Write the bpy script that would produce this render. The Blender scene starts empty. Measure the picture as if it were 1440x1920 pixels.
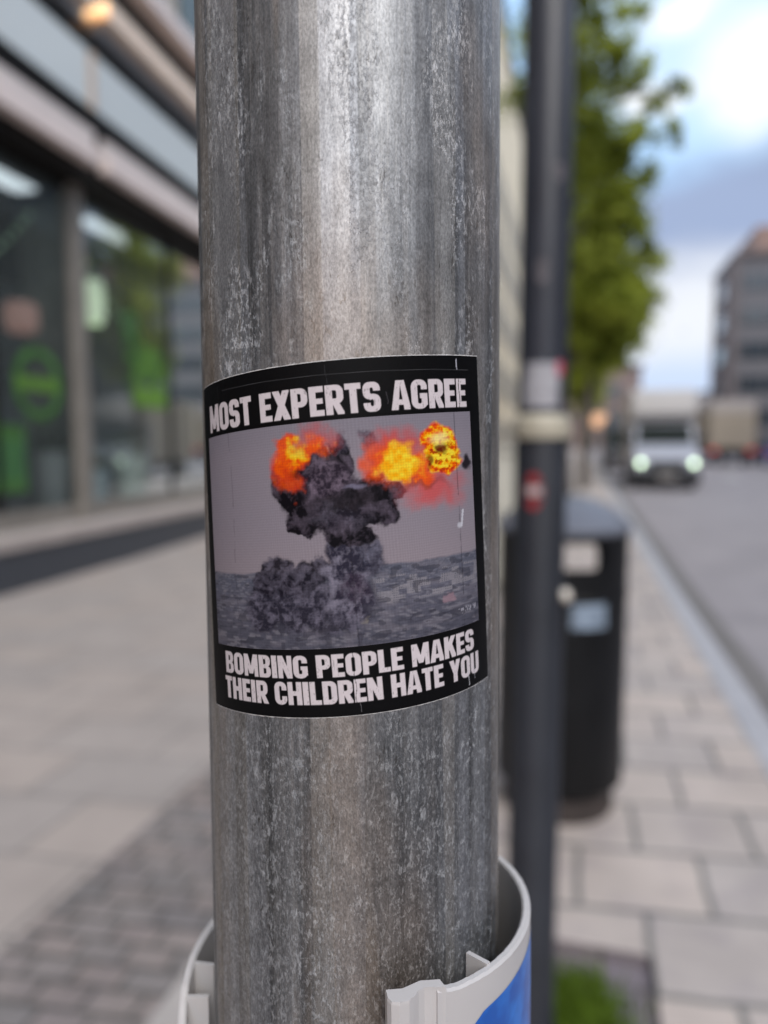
import bpy, bmesh, math, random
import numpy as np
from mathutils import Vector, Matrix, noise as mnoise
rnd = random.Random(7); NR = np.random.RandomState(11)
sc = bpy.context.scene
R_ = math.radians

# ------------------------------------------------------------------ camera
PSI, PIT, CH = R_(15.3), R_(5.4), 1.5
cd = bpy.data.cameras.new('camera'); cam = bpy.data.objects.new('camera', cd); sc.collection.objects.link(cam)
sc.camera = cam
cam.location = (0, 0, CH); cam.rotation_euler = (R_(90)-PIT, 0, PSI)
cd.sensor_fit = 'VERTICAL'; cd.sensor_height = 9.81; cd.sensor_width = 7.3575
cd.lens = 9.81*1333/1920
cd.clip_start = .01; cd.clip_end = 3000
cd.dof.use_dof = True; cd.dof.focus_distance = .150; cd.dof.aperture_fstop = 1.75

# ------------------------------------------------------------------ light
SUN_EL, SUN_AZ = R_(46), R_(152)         # azimuth clockwise from +Y (north)
sun_dir = Vector((math.sin(SUN_AZ)*math.cos(SUN_EL), math.cos(SUN_AZ)*math.cos(SUN_EL), math.sin(SUN_EL)))
sl = bpy.data.lights.new('sun', 'SUN'); sl.energy = 1.7; sl.angle = R_(40); sl.color = (1, .93, .84)
so = bpy.data.objects.new('sun', sl); sc.collection.objects.link(so)
so.rotation_euler = sun_dir.to_track_quat('Z', 'Y').to_euler()
sc.view_settings.view_transform = 'Standard'; sc.view_settings.look = 'None'
sc.view_settings.gamma = 1; sc.view_settings.exposure = 0.45
sc.cycles.max_bounces = 8; sc.cycles.glossy_bounces = 4; sc.cycles.transparent_max_bounces = 12
sc.cycles.sample_clamp_indirect = 6; sc.cycles.caustics_reflective = False; sc.cycles.caustics_refractive = False

def pray(x, y):
    f = Vector((-math.sin(PSI)*math.cos(PIT), math.cos(PSI)*math.cos(PIT), -math.sin(PIT)))
    r = Vector((math.cos(PSI), math.sin(PSI), 0)); u = r.cross(f)
    return f + r*((x-720)/1333) - u*((y-960)/1333)

def make_world():
    w = bpy.data.worlds.new('World'); sc.world = w; w.use_nodes = True
    nt = w.node_tree; N = nt.nodes; L = nt.links
    bg = N['Background']; bg.inputs['Strength'].default_value = .135
    sky = N.new('ShaderNodeTexSky'); sky.sky_type = 'NISHITA'; sky.sun_disc = False
    sky.sun_elevation = SUN_EL; sky.sun_rotation = SUN_AZ
    tc = N.new('ShaderNodeTexCoord')
    nz = N.new('ShaderNodeTexNoise'); nz.inputs['Scale'].default_value = 5.5; nz.inputs['Detail'].default_value = 7
    nz.inputs['Roughness'].default_value = .55
    mp = N.new('ShaderNodeMapping'); mp.inputs['Scale'].default_value = (1, 1, 1.9)
    L.new(tc.outputs['Generated'], mp.inputs['Vector']); L.new(mp.outputs[0], nz.inputs['Vector'])
    def M(op, a, b=None, c=None):
        m = N.new('ShaderNodeMath'); m.operation = op
        for i, v in enumerate((a, b, c)):
            if v is None: continue
            if isinstance(v, (int, float)): m.inputs[i].default_value = v
            else: L.new(v, m.inputs[i])
        return m.outputs[0]
    def ss(v, lo, hi):
        m = N.new('ShaderNodeMapRange'); m.interpolation_type = 'SMOOTHSTEP'
        L.new(v, m.inputs[0]); m.inputs[1].default_value = lo; m.inputs[2].default_value = hi
        return m.outputs[0]
    def mix(f, a, b):
        m = N.new('ShaderNodeMix'); m.data_type = 'RGBA'
        if isinstance(f, (int, float)): m.inputs[0].default_value = f
        else: L.new(f, m.inputs[0])
        for s, v in ((6, a), (7, b)):
            if isinstance(v, tuple): m.inputs[s].default_value = (*v, 1)
            else: L.new(v, m.inputs[s])
        return m.outputs[2]
    # direction plus a little turbulence, so cloud edges are ragged
    add = N.new('ShaderNodeVectorMath'); add.operation = 'MULTIPLY_ADD'
    sub = N.new('ShaderNodeVectorMath'); sub.operation = 'SUBTRACT'; sub.inputs[1].default_value = (.5, .5, .5)
    L.new(nz.outputs['Color'], sub.inputs[0]); L.new(sub.outputs[0], add.inputs[0])
    add.inputs[1].default_value = (.11, .11, .11); L.new(tc.outputs['Generated'], add.inputs[2])
    def cloud(px, py, r0, r1, sx=1.0):
        d = pray(px, py).normalized()
        s = N.new('ShaderNodeVectorMath'); s.operation = 'SUBTRACT'; L.new(add.outputs[0], s.inputs[0]); s.inputs[1].default_value = d
        k = N.new('ShaderNodeVectorMath'); k.operation = 'MULTIPLY'; L.new(s.outputs[0], k.inputs[0]); k.inputs[1].default_value = (1/sx, 1/sx, 1)
        l = N.new('ShaderNodeVectorMath'); l.operation = 'LENGTH'; L.new(k.outputs[0], l.inputs[0])
        return ss(l.outputs['Value'], r1, r0)
    blue = mix(.38, sky.outputs[0], (4.3, 6.4, 9.4))
    cov = ss(nz.outputs['Fac'], .44, .58)
    grey = mix(nz.outputs['Fac'], (4.6, 5.2, 6.8), (9, 9.3, 10.2))
    white = (6.9, 6.9, 7.0); bright = (12.5, 12.5, 12.8)
    lit = mix(ss(nz.outputs['Fac'], .48, .64), grey, bright)
    col = mix(M('MULTIPLY', cov, .75), blue, lit)
    for a, c in (((1400, 340, .12, .27, 1.8), (1.6, 2.1, 3.05)),
                 ((1330, 470, .06, .2, 2.2), (2.1, 2.6, 3.8)),
                 ((1270, 630, .03, .12, 2.5), (5.0, 5.2, 5.6)),
                 ((1270, 760, .03, .10, 4.0), (3.6, 4.3, 5.6)),
                 ((1200, 80, .10, .17, 1.5), (3.0, 4.6, 6.7)),
                 ((1370, 30, .08, .15, 1.4), (3.9, 5.1, 6.5)),
                 ((1300, 25, .0, .035, 1.8), white),
                 ((1220, 200, .0, .028, 2.6), white),
                 ((1420, 140, .015, .07, 1.2), (6.0, 6.1, 6.3))):
        col = mix(cloud(*a), col, c)
    L.new(col, bg.inputs['Color'])
make_world()

# ------------------------------------------------------------------ helpers
def link(o): sc.collection.objects.link(o); return o
def tag(o, label=None, cat=None, group=None, kind=None):
    for k, v in (('label', label), ('category', cat), ('group', group), ('kind', kind)):
        if v: o[k] = v
    return o
def empty(name, loc=(0, 0, 0), rz=0, **k):
    o = link(bpy.data.objects.new(name, None)); o.location = loc; o.rotation_euler = (0, 0, rz); o.empty_display_size = .1
    return tag(o, **k)
def mobj(name, me, mat, parent=None, smooth=False):
    o = link(bpy.data.objects.new(name, me))
    for m in (mat if isinstance(mat, (list, tuple)) else [mat]): me.materials.append(m)
    if parent is not None: o.parent = parent
    if smooth: me.polygons.foreach_set('use_smooth', [True]*len(me.polygons))
    return o
class MB:
    def __init__(s): s.v = []; s.f = []; s.m = []
    def add(s, vs, fs, m=0):
        n = len(s.v); s.v += [tuple(v) for v in vs]; s.f += [tuple(n+i for i in f) for f in fs]; s.m += [m]*len(fs)
    def box(s, x0, x1, y0, y1, z0, z1, m=0, bev=0):
        if bev:
            bm = bmesh.new(); bmesh.ops.create_cube(bm, size=1)
            for v in bm.verts: v.co = Vector(((x0+x1)/2+v.co.x*(x1-x0), (y0+y1)/2+v.co.y*(y1-y0), (z0+z1)/2+v.co.z*(z1-z0)))
            bmesh.ops.bevel(bm, geom=bm.edges[:], offset=bev, segments=2, affect='EDGES', profile=.5)
            bm.verts.index_update(); s.add([v.co[:] for v in bm.verts], [[v.index for v in f.verts] for f in bm.faces], m); bm.free(); return
        v = [(x, y, z) for x in (x0, x1) for y in (y0, y1) for z in (z0, z1)]
        s.add(v, [(0, 1, 3, 2), (4, 6, 7, 5), (0, 4, 5, 1), (2, 3, 7, 6), (0, 2, 6, 4), (1, 5, 7, 3)], m)
    def lathe(s, prof, c=(0, 0, 0), n=48, a0=0, a1=2*math.pi, m=0):
        full = abs(a1-a0-2*math.pi) < 1e-6; k = n if full else n+1
        vs = [(c[0]+r*math.cos(a0+(a1-a0)*i/n), c[1]+r*math.sin(a0+(a1-a0)*i/n), c[2]+z) for i in range(k) for r, z in prof]
        P = len(prof); fs = []
        for i in range(n):
            j = (i+1) % k
            for q in range(P-1): fs.append((i*P+q, j*P+q, j*P+q+1, i*P+q+1))
        s.add(vs, fs, m)
    def tube(s, pts, rad, n=8, m=0):
        pts = [Vector(p) for p in pts]; rad = rad if isinstance(rad, list) else [rad]*len(pts)
        vs = []; fs = []
        for i, p in enumerate(pts):
            d = (pts[min(i+1, len(pts)-1)]-pts[max(i-1, 0)]).normalized()
            a = d.orthogonal().normalized() if abs(d.z) < .9 else Vector((1, 0, 0)); a = (a-d*a.dot(d)).normalized(); b = d.cross(a)
            for k in range(n):
                t = 2*math.pi*k/n; vs.append((p+rad[i]*(a*math.cos(t)+b*math.sin(t)))[:])
        for i in range(len(pts)-1):
            for k in range(n): fs.append((i*n+k, i*n+(k+1) % n, (i+1)*n+(k+1) % n, (i+1)*n+k))
        fs.append(tuple(range(n))[::-1]); fs.append(tuple((len(pts)-1)*n+k for k in range(n)))
        s.add(vs, fs, m)
    def extrude(s, poly, axis, a, b, m=0):      # poly in the two other axes
        def P(p, t): return {'x': (t, p[0], p[1]), 'y': (p[0], t, p[1]), 'z': (p[0], p[1], t)}[axis]
        n = len(poly); vs = [P(p, a) for p in poly]+[P(p, b) for p in poly]
        fs = [tuple(range(n)), tuple(range(2*n-1, n-1, -1))]+[(i, n+i, n+(i+1) % n, (i+1) % n) for i in range(n)]
        s.add(vs, fs, m)
    def build(s, name, mat, parent=None, smooth=False, fix=True):
        me = bpy.data.meshes.new(name); me.from_pydata(s.v, [], s.f); me.polygons.foreach_set('material_index', s.m)
        if fix:
            bm = bmesh.new(); bm.from_mesh(me); bmesh.ops.recalc_face_normals(bm, faces=bm.faces); bm.to_mesh(me); bm.free()
        me.update(); o = mobj(name, me, mat, parent, smooth)
        if smooth:
            try: me.set_sharp_from_angle(angle=R_(40))
            except Exception: pass
        return o
def box(name, b, mat, parent=None, bev=0, **k):
    m = MB(); m.box(*b, bev=bev); return tag(m.build(name, mat, parent), **k)
def copy_tree(o, parent=None):
    kids = list(o.children); c = link(o.copy()); c.parent = parent
    for ch in kids: copy_tree(ch, c)
    return c

MATS = {}
def pbr(name, col, rough=.6, metal=0, var=.0, vscale=4, bump=0, bscale=60, spec=.5, emit=None, es=0, coat=0, col2=None, stretch=None):
    if name in MATS: return MATS[name]
    m = bpy.data.materials.new(name); m.use_nodes = True; MATS[name] = m
    nt = m.node_tree; N = nt.nodes; L = nt.links; b = N['Principled BSDF']
    b.inputs['Base Color'].default_value = (*col, 1); b.inputs['Roughness'].default_value = rough
    b.inputs['Metallic'].default_value = metal; b.inputs['Specular IOR Level'].default_value = spec
    b.inputs['Coat Weight'].default_value = coat
    if emit: b.inputs['Emission Color'].default_value = (*emit, 1); b.inputs['Emission Strength'].default_value = es
    tc = N.new('ShaderNodeTexCoord'); src = tc.outputs['Object']
    if stretch:
        mp = N.new('ShaderNodeMapping'); mp.inputs['Scale'].default_value = stretch; L.new(src, mp.inputs[0]); src = mp.outputs[0]
    if var:
        nz = N.new('ShaderNodeTexNoise'); nz.inputs['Scale'].default_value = vscale; nz.inputs['Detail'].default_value = 6
        L.new(src, nz.inputs['Vector'])
        mr = N.new('ShaderNodeMapRange'); mr.inputs[1].default_value = .3; mr.inputs[2].default_value = .7
        L.new(nz.outputs['Fac'], mr.inputs[0])
        mx = N.new('ShaderNodeMix'); mx.data_type = 'RGBA'; L.new(mr.outputs[0], mx.inputs[0])
        c2 = col2 or tuple(min(1, c*(1+var)) for c in col)
        mx.inputs[6].default_value = (*[c*(1-var) for c in col], 1) if not col2 else (*col, 1)
        mx.inputs[7].default_value = (*c2, 1)
        L.new(mx.outputs[2], b.inputs['Base Color'])
        mr2 = N.new('ShaderNodeMapRange'); mr2.inputs[3].default_value = rough*.8; mr2.inputs[4].default_value = min(1, rough*1.2)
        L.new(nz.outputs['Fac'], mr2.inputs[0]); L.new(mr2.outputs[0], b.inputs['Roughness'])
    if bump:
        n2 = N.new('ShaderNodeTexNoise'); n2.inputs['Scale'].default_value = bscale; n2.inputs['Detail'].default_value = 4
        L.new(src, n2.inputs['Vector']); bp = N.new('ShaderNodeBump'); bp.inputs['Strength'].default_value = bump; bp.inputs['Distance'].default_value = .01
        L.new(n2.outputs['Fac'], bp.inputs['Height']); L.new(bp.outputs[0], b.inputs['Normal'])
    return m

def brick_mat(name, w, h, c1, c2, mortar, ms=.012, off=.5, y0=0, x0=0, skew=0, rough=.75, bump=.4, patch=.25, third=None):
    m = bpy.data.materials.new(name); m.use_nodes = True; nt = m.node_tree; N = nt.nodes; L = nt.links; b = N['Principled BSDF']
    tc = N.new('ShaderNodeTexCoord'); sp = N.new('ShaderNodeSeparateXYZ'); L.new(tc.outputs['Object'], sp.inputs[0])
    sk = N.new('ShaderNodeMath'); sk.operation = 'MULTIPLY_ADD'; L.new(sp.outputs[0], sk.inputs[0]); sk.inputs[1].default_value = -skew; L.new(sp.outputs[1], sk.inputs[2])
    cb = N.new('ShaderNodeCombineXYZ')
    ax = N.new('ShaderNodeMath'); ax.operation = 'ADD'; L.new(sp.outputs[0], ax.inputs[0]); ax.inputs[1].default_value = 100*w-x0
    ay = N.new('ShaderNodeMath'); ay.operation = 'ADD'; L.new(sk.outputs[0], ay.inputs[0]); ay.inputs[1].default_value = 200*h-y0
    L.new(ax.outputs[0], cb.inputs[0]); L.new(ay.outputs[0], cb.inputs[1])
    # uneven edges
    wn = N.new('ShaderNodeTexNoise'); wn.inputs['Scale'].default_value = 9; L.new(tc.outputs['Object'], wn.inputs['Vector'])
    ws = N.new('ShaderNodeVectorMath'); ws.operation = 'SUBTRACT'; L.new(wn.outputs['Color'], ws.inputs[0]); ws.inputs[1].default_value = (.5, .5, .5)
    wm = N.new('ShaderNodeVectorMath'); wm.operation = 'MULTIPLY_ADD'; L.new(ws.outputs[0], wm.inputs[0]); wm.inputs[1].default_value = (ms*1.4,)*3; L.new(cb.outputs[0], wm.inputs[2])
    br = N.new('ShaderNodeTexBrick'); L.new(wm.outputs[0], br.inputs['Vector'])
    br.inputs['Scale'].default_value = 1; br.inputs['Brick Width'].default_value = w; br.inputs['Row Height'].default_value = h
    br.inputs['Mortar Size'].default_value = ms; br.inputs['Mortar Smooth'].default_value = .4; br.offset = off; br.inputs['Bias'].default_value = 0
    br.inputs['Color1'].default_value = (*c1, 1); br.inputs['Color2'].default_value = (*c2, 1); br.inputs['Mortar'].default_value = (*mortar, 1)
    nz = N.new('ShaderNodeTexNoise'); nz.inputs['Scale'].default_value = 2.2; nz.inputs['Detail'].default_value = 8; nz.inputs['Roughness'].default_value = .65
    L.new(tc.outputs['Object'], nz.inputs['Vector'])
    mr = N.new('ShaderNodeMapRange'); mr.inputs[1].default_value = .3; mr.inputs[2].default_value = .7; mr.inputs[3].default_value = 1-patch; mr.inputs[4].default_value = 1+patch
    L.new(nz.outputs['Fac'], mr.inputs[0])
    ml = N.new('ShaderNodeVectorMath'); ml.operation = 'SCALE'; L.new(br.outputs['Color'], ml.inputs[0]); L.new(mr.outputs[0], ml.inputs['Scale'])
    out = ml.outputs[0]
    if third:
        n3 = N.new('ShaderNodeTexNoise'); n3.inputs['Scale'].default_value = 5; n3.inputs['Detail'].default_value = 2; L.new(tc.outputs['Object'], n3.inputs['Vector'])
        r3 = N.new('ShaderNodeMapRange'); r3.inputs[1].default_value = .5; r3.inputs[2].default_value = .62; r3.inputs[4].default_value = .55; L.new(n3.outputs['Fac'], r3.inputs[0])
        m3 = N.new('ShaderNodeMix'); m3.data_type = 'RGBA'; m3.blend_type = 'MULTIPLY'; L.new(r3.outputs[0], m3.inputs[0]); L.new(out, m3.inputs[6]); m3.inputs[7].default_value = (*third, 1)
        out = m3.outputs[2]
    L.new(out, b.inputs['Base Color']); b.inputs['Roughness'].default_value = rough
    bp = N.new('ShaderNodeBump'); bp.inputs['Strength'].default_value = bump; bp.inputs['Distance'].default_value = .006; bp.invert = True
    L.new(br.outputs['Fac'], bp.inputs['Height']); L.new(bp.outputs[0], b.inputs['Normal'])
    return m

def glassy(name, tint=(.8, .85, .85), refl=.25, rough=.02, diff=0, dcol=(.6, .7, .7)):
    m = bpy.data.materials.new(name); m.use_nodes = True; nt = m.node_tree; N = nt.nodes; L = nt.links
    for n in list(N):
        if n.type != 'OUTPUT_MATERIAL': N.remove(n)
    out = [n for n in N if n.type == 'OUTPUT_MATERIAL'][0]
    tr = N.new('ShaderNodeBsdfTransparent'); tr.inputs[0].default_value = (*tint, 1)
    gl = N.new('ShaderNodeBsdfGlossy'); gl.inputs['Roughness'].default_value = rough; gl.inputs[0].default_value = (.9, .95, .95, 1)
    lw = N.new('ShaderNodeLayerWeight'); lw.inputs['Blend'].default_value = refl
    mx = N.new('ShaderNodeMixShader'); L.new(lw.outputs['Fresnel'], mx.inputs[0]); L.new(tr.outputs[0], mx.inputs[1]); L.new(gl.outputs[0], mx.inputs[2])
    last = mx.outputs[0]
    if diff:
        df = N.new('ShaderNodeBsdfDiffuse'); df.inputs[0].default_value = (*dcol, 1)
        m2 = N.new('ShaderNodeMixShader'); m2.inputs[0].default_value = diff; L.new(last, m2.inputs[1]); L.new(df.outputs[0], m2.inputs[2]); last = m2.outputs[0]
    L.new(last, out.inputs['Surface'])
    return m

# ------------------------------------------------------------------ ground
RISE = .0115
def zg(y): return RISE*max(0, y-8)
YS = [-70, 8, 60, 165]
def strip(name, x0, x1, mat, z=0, ys=YS):
    m = MB(); vs = []
    for y in ys: vs += [(x0, y, z+zg(y)), (x1, y, z+zg(y))]
    m.add(vs, [(2*i, 2*i+1, 2*i+3, 2*i+2) for i in range(len(ys)-1)])
    return tag(m.build(name, mat), kind='structure')
slab_r = brick_mat('kerbside_slabs', .42, .36, (.47, .405, .365), (.385, .345, .325), (.17, .165, .155), ms=.014, y0=2.28-.36*6, x0=.243, skew=.11, patch=.16, third=(.84, .84, .88), bump=.5)
slab_l = brick_mat('shopside_slabs', .62, .42, (.36, .31, .28), (.325, .29, .27), (.225, .205, .19), ms=.012, y0=2.26, x0=.2, skew=.11, patch=.12, bump=.3)
sett = brick_mat('granite_setts', .15, .088, (.25, .21, .195), (.20, .185, .18), (.105, .098, .09), ms=.009, off=.37, y0=.02, skew=.10, patch=.3, bump=1.0, third=(.82, .83, .88))
asphalt = pbr('asphalt', (.27, .25, .26), .85, var=.14, vscale=1.3, bump=.3, bscale=150)
kerbm = pbr('kerb_granite', (.36, .36, .385), .7, var=.12, vscale=7, bump=.2)
m = MB(); m.add([(-400, -400, -.6), (400, -400, -.6), (400, 20, -.6), (-400, 20, -.6), (400, 165, 1.2), (-400, 165, 1.2), (400, 900, 1.2), (-400, 900, 1.2)], [(0, 1, 2, 3), (3, 2, 4, 5), (5, 4, 6, 7)])
tag(m.build('ground', pbr('soil', (.12, .11, .10), .9, var=.2)), kind='structure')
strip('pavement', -7.2, -1.62, slab_l); strip('sett_strip', -1.62, -1.05, sett)
strip('pavement_edge', -1.05, -.93, pbr('edge_stone', (.38, .35, .33), .7, var=.1))
# kerbside pavement with a square planting pit left open
px0, px1, py0, py1 = -.30, .243, 1.50, 2.10
m = MB()
def quad(x0, x1, y0, y1, z=0): m.add([(x0, y0, z+zg(y0)), (x1, y0, z+zg(y0)), (x1, y1, z+zg(y1)), (x0, y1, z+zg(y1))], [(0, 1, 2, 3)])
quad(-.93, .87, -70, py0); quad(-.93, px0, py0, py1); quad(px1, .87, py0, py1); quad(-.93, .87, py1, 8); quad(-.93, .87, 8, 60); quad(-.93, .87, 60, 165)
tag(m.build('pavement_kerbside', slab_r), kind='structure')
m = MB()
for y0, y1 in zip(YS[:-1], YS[1:]):
    a, b = zg(y0), zg(y1)
    m.add([(.87, y0, a+.004), (1.03, y0, a+.004), (1.05, y0, a-.016), (1.05, y0, a-.2), (.87, y1, b+.004), (1.03, y1, b+.004), (1.05, y1, b-.016), (1.05, y1, b-.2)],
          [(0, 1, 5, 4), (1, 2, 6, 5), (2, 3, 7, 6)])
tag(m.build('kerb', kerbm), kind='structure')
strip('road', 1.05, 13.4, asphalt, -.12); strip('gutter', 1.05, 1.3, pbr('gutter_shadow', (.15, .14, .135), .8, var=.15), -.116)  # dark gutter strip: the brown shadow there is painted as its colour
strip('far_pavement', 13.4, 17.5, slab_l, .0); strip('far_kerb', 13.25, 13.4, kerbm, .002)
white_paint = pbr('road_paint', (.72, .72, .7), .7, var=.15, vscale=9)
m = MB()
for y in range(4, 120, 9):
    for x in (6.1,):
        vs = [(x, y, zg(y)-.112), (x+.14, y, zg(y)-.112), (x+.14, y+3, zg(y+3)-.112), (x, y+3, zg(y+3)-.112)]
        m.add(vs, [(0, 1, 2, 3)])
tag(m.build('lane_marking', white_paint), kind='structure')
# pit: recessed setts, steel edging and grass
pit = brick_mat('pit_setts', .2, .2, (.20, .17, .18), (.17, .15, .17), (.10, .09, .085), ms=.01, patch=.2)
m = MB(); m.add([(px0, py0, -.035), (px1, py0, -.035), (px1, py1, -.035), (px0, py1, -.035)], [(0, 1, 2, 3)])
for a, b, c, d in (((px0, py0), (px1, py0), 0, 0), ((px1, py0), (px1, py1), 0, 0), ((px1, py1), (px0, py1), 0, 0), ((px0, py1), (px0, py0), 0, 0)):
    m.add([(*a, -.035), (*b, -.035), (*b, 0), (*a, 0)], [(0, 1, 2, 3)])
tag(m.build('planting_pit', pit), kind='structure')
m = MB()
for i in range(4200):
    a = rnd.random()*6.28; r = abs(rnd.gauss(0, .5)); x = .02+r*math.cos(a)*.14; y = 1.84+r*math.sin(a)*.16
    if not (px0+.01 < x < px1-.02 and py0 < y < py1): continue
    h = .03+.05*rnd.random(); t = rnd.random()*6.28; w = .0035
    dx, dy = math.cos(t)*w, math.sin(t)*w; lx, ly = rnd.gauss(0, .018), rnd.gauss(0, .018)
    m.add([(x-dx, y-dy, -.034), (x+dx, y+dy, -.034), (x+lx, y+ly, -.034+h)], [(0, 1, 2)])
tag(m.build('grass_tuft', pbr('grass', (.10, .17, .01), .7, var=.45, vscale=25), fix=False), 'bright green grass tuft in the square pit behind the dark post', 'grass', kind='stuff')

# ------------------------------------------------------------------ galvanised pole
def ang(a, b, c): return Vector((a, b, c))
PR = .0369
A_ = Vector((-.0162235, .03355105, .99930532)).normalized()
E1 = Vector((.2634555, -.96397539, .03664202)); E1 = (E1-A_*E1.dot(A_)).normalized(); E2 = A_.cross(E1)
P0 = Vector((-.05574135, .17343847, 1.5))
base = P0-A_*(1.5/A_.z)
LB = (P0-base).length
POLE = Matrix((( *E1, ), ( *E2, ), ( *A_, ))).transposed().to_4x4(); POLE.translation = base   # local x = towards the camera

def pole_material():
    m = bpy.data.materials.new('galvanised_steel'); m.use_nodes = True; nt = m.node_tree; N = nt.nodes; L = nt.links; b = N['Principled BSDF']
    uv = N.new('ShaderNodeUVMap')
    def nz(sx, sy, det=4, rough=.55, off=0, kind='noise', dist=0):
        mp = N.new('ShaderNodeMapping'); mp.inputs['Scale'].default_value = (sx, sy, 1); mp.inputs['Location'].default_value = (off, off*1.7, 0)
        L.new(uv.outputs[0], mp.inputs[0])
        if kind == 'noise':
            t = N.new('ShaderNodeTexNoise'); t.inputs['Scale'].default_value = 1; t.inputs['Detail'].default_value = det; t.inputs['Roughness'].default_value = rough; t.inputs['Distortion'].default_value = dist
            L.new(mp.outputs[0], t.inputs['Vector']); return t.outputs['Fac']
        t = N.new('ShaderNodeTexVoronoi'); t.inputs['Scale'].default_value = 1; L.new(mp.outputs[0], t.inputs['Vector']); return t.outputs['Color']
    def mr(v, a, b_, c=0, d=1, sm=True):
        r = N.new('ShaderNodeMapRange'); r.interpolation_type = 'SMOOTHSTEP' if sm else 'LINEAR'
        L.new(v, r.inputs[0])
        for i, q in enumerate((a, b_, c, d)): r.inputs[i+1].default_value = q
        return r.outputs[0]
    def mul(a, b_):
        r = N.new('ShaderNodeMath'); r.operation = 'MULTIPLY'
        for i, v in enumerate((a, b_)):
            if isinstance(v, (int, float)): r.inputs[i].default_value = v
            else: L.new(v, r.inputs[i])
        return r.outputs[0]
    def mx(f, a, b_):
        r = N.new('ShaderNodeMix'); r.data_type = 'RGBA'
        if isinstance(f, (int, float)): r.inputs[0].default_value = f
        else: L.new(f, r.inputs[0])
        for s, v in ((6, a), (7, b_)):
            if isinstance(v, tuple): r.inputs[s].default_value = (*v, 1)
            else: L.new(v, r.inputs[s])
        return r.outputs[2]
    sp = N.new('ShaderNodeSeparateXYZ'); L.new(uv.outputs[0], sp.inputs[0]); V = sp.outputs[1]
    streak = nz(170, 3.5, 5, .6)                    # vertical rolling bands
    fine = nz(900, 14, 3, .6, 3)                    # brushed lines
    patch = nz(45, 16, 5, .6, 9)                    # big cloudy weathering
    col = mx(mr(streak, .35, .65), (.125, .13, .138), (.295, .305, .32))
    col = mx(mul(mr(fine, .45, .7), .35), col, (.42, .415, .41))
    col = mx(mul(mr(patch, .52, .70), .34), col, (.12, .118, .11))
    for k, (sx, off, lo, c_, a_) in enumerate(((75, 103, .52, (.50, .48, .45), .40), (110, 117, .55, (.15, .15, .155), .32), (60, 131, .57, (.36, .30, .24), .35), (140, 149, .56, (.42, .44, .48), .35))):
        col = mx(mul(mr(nz(sx, .55+.3*k, 2, .35, off), lo, lo+.012), a_), col, c_)      # hard edged vertical reflection bands, painted into the colour
    # zinc bloom: small pale flecks, stretched downwards, gathered in patches
    f1 = mr(nz(1300, 560, 4, .74, 21, dist=.15), .53, .60)
    f1b = mr(nz(700, 270, 5, .75, 31, dist=.25), .545, .61)
    gate = mr(nz(95, 22, 4, .6, 41), .44, .60)
    low = mr(V, LB-.05, LB-.068, .0, .75)            # below the sticker the bloom is everywhere
    g2 = N.new('ShaderNodeMath'); g2.operation = 'MAXIMUM'; L.new(gate, g2.inputs[0]); L.new(low, g2.inputs[1])
    fl = N.new('ShaderNodeMath'); fl.operation = 'MAXIMUM'; L.new(mul(f1, .75), fl.inputs[0]); L.new(f1b, fl.inputs[1])
    fleck = mul(fl.outputs[0], g2.outputs[0])
    col = mx(mul(fleck, .70), col, (.46, .475, .50))
    dk = mul(mr(nz(800, 260, 4, .7, 61, dist=.8), .58, .66), mr(nz(70, 30, 3, .5, 71), .45, .62))
    col = mx(mul(dk, .75), col, (.07, .065, .06))
    scr = mr(nz(420, .9, 2, .5, 81), .705, .73)      # a few long bright scratches
    col = mx(mul(scr, .6), col, (.72, .68, .66))
    warm = mul(mr(nz(38, 9, 3, .5, 93), .5, .68), .35)
    col = mx(warm, col, (.40, .30, .22))
    # fine crystalline grain and mottling over everything
    g1 = mr(nz(2600, 1100, 3, .7, 161), .34, .66, .68, 1.28, False); g3 = mr(nz(380, 130, 5, .65, 171), .36, .64, .80, 1.18, False)
    g4 = mr(V, LB-.02, LB-.075, 1.0, .74)
    sc_ = N.new('ShaderNodeVectorMath'); sc_.operation = 'SCALE'; L.new(col, sc_.inputs[0]); L.new(mul(mul(g1, g3), g4), sc_.inputs['Scale']); col = sc_.outputs[0]
    L.new(col, b.inputs['Base Color'])
    met = N.new('ShaderNodeMath'); met.operation = 'SUBTRACT'; met.inputs[0].default_value = .72; L.new(mul(fleck, .55), met.inputs[1]); L.new(met.outputs[0], b.inputs['Metallic'])
    ro = N.new('ShaderNodeMath'); ro.operation = 'ADD'; L.new(mr(patch, .3, .7, .42, .56), ro.inputs[0]); L.new(mul(fleck, .25), ro.inputs[1]); L.new(ro.outputs[0], b.inputs['Roughness'])
    bp = N.new('ShaderNodeBump'); bp.inputs['Strength'].default_value = .5; bp.inputs['Distance'].default_value = .00012
    L.new(fleck, bp.inputs['Height'])
    bp2 = N.new('ShaderNodeBump'); bp2.inputs['Strength'].default_value = .6; bp2.inputs['Distance'].default_value = .0003
    L.new(streak, bp2.inputs['Height']); L.new(bp.outputs[0], bp2.inputs['Normal']); L.new(bp2.outputs[0], b.inputs['Normal'])
    return m
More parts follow.
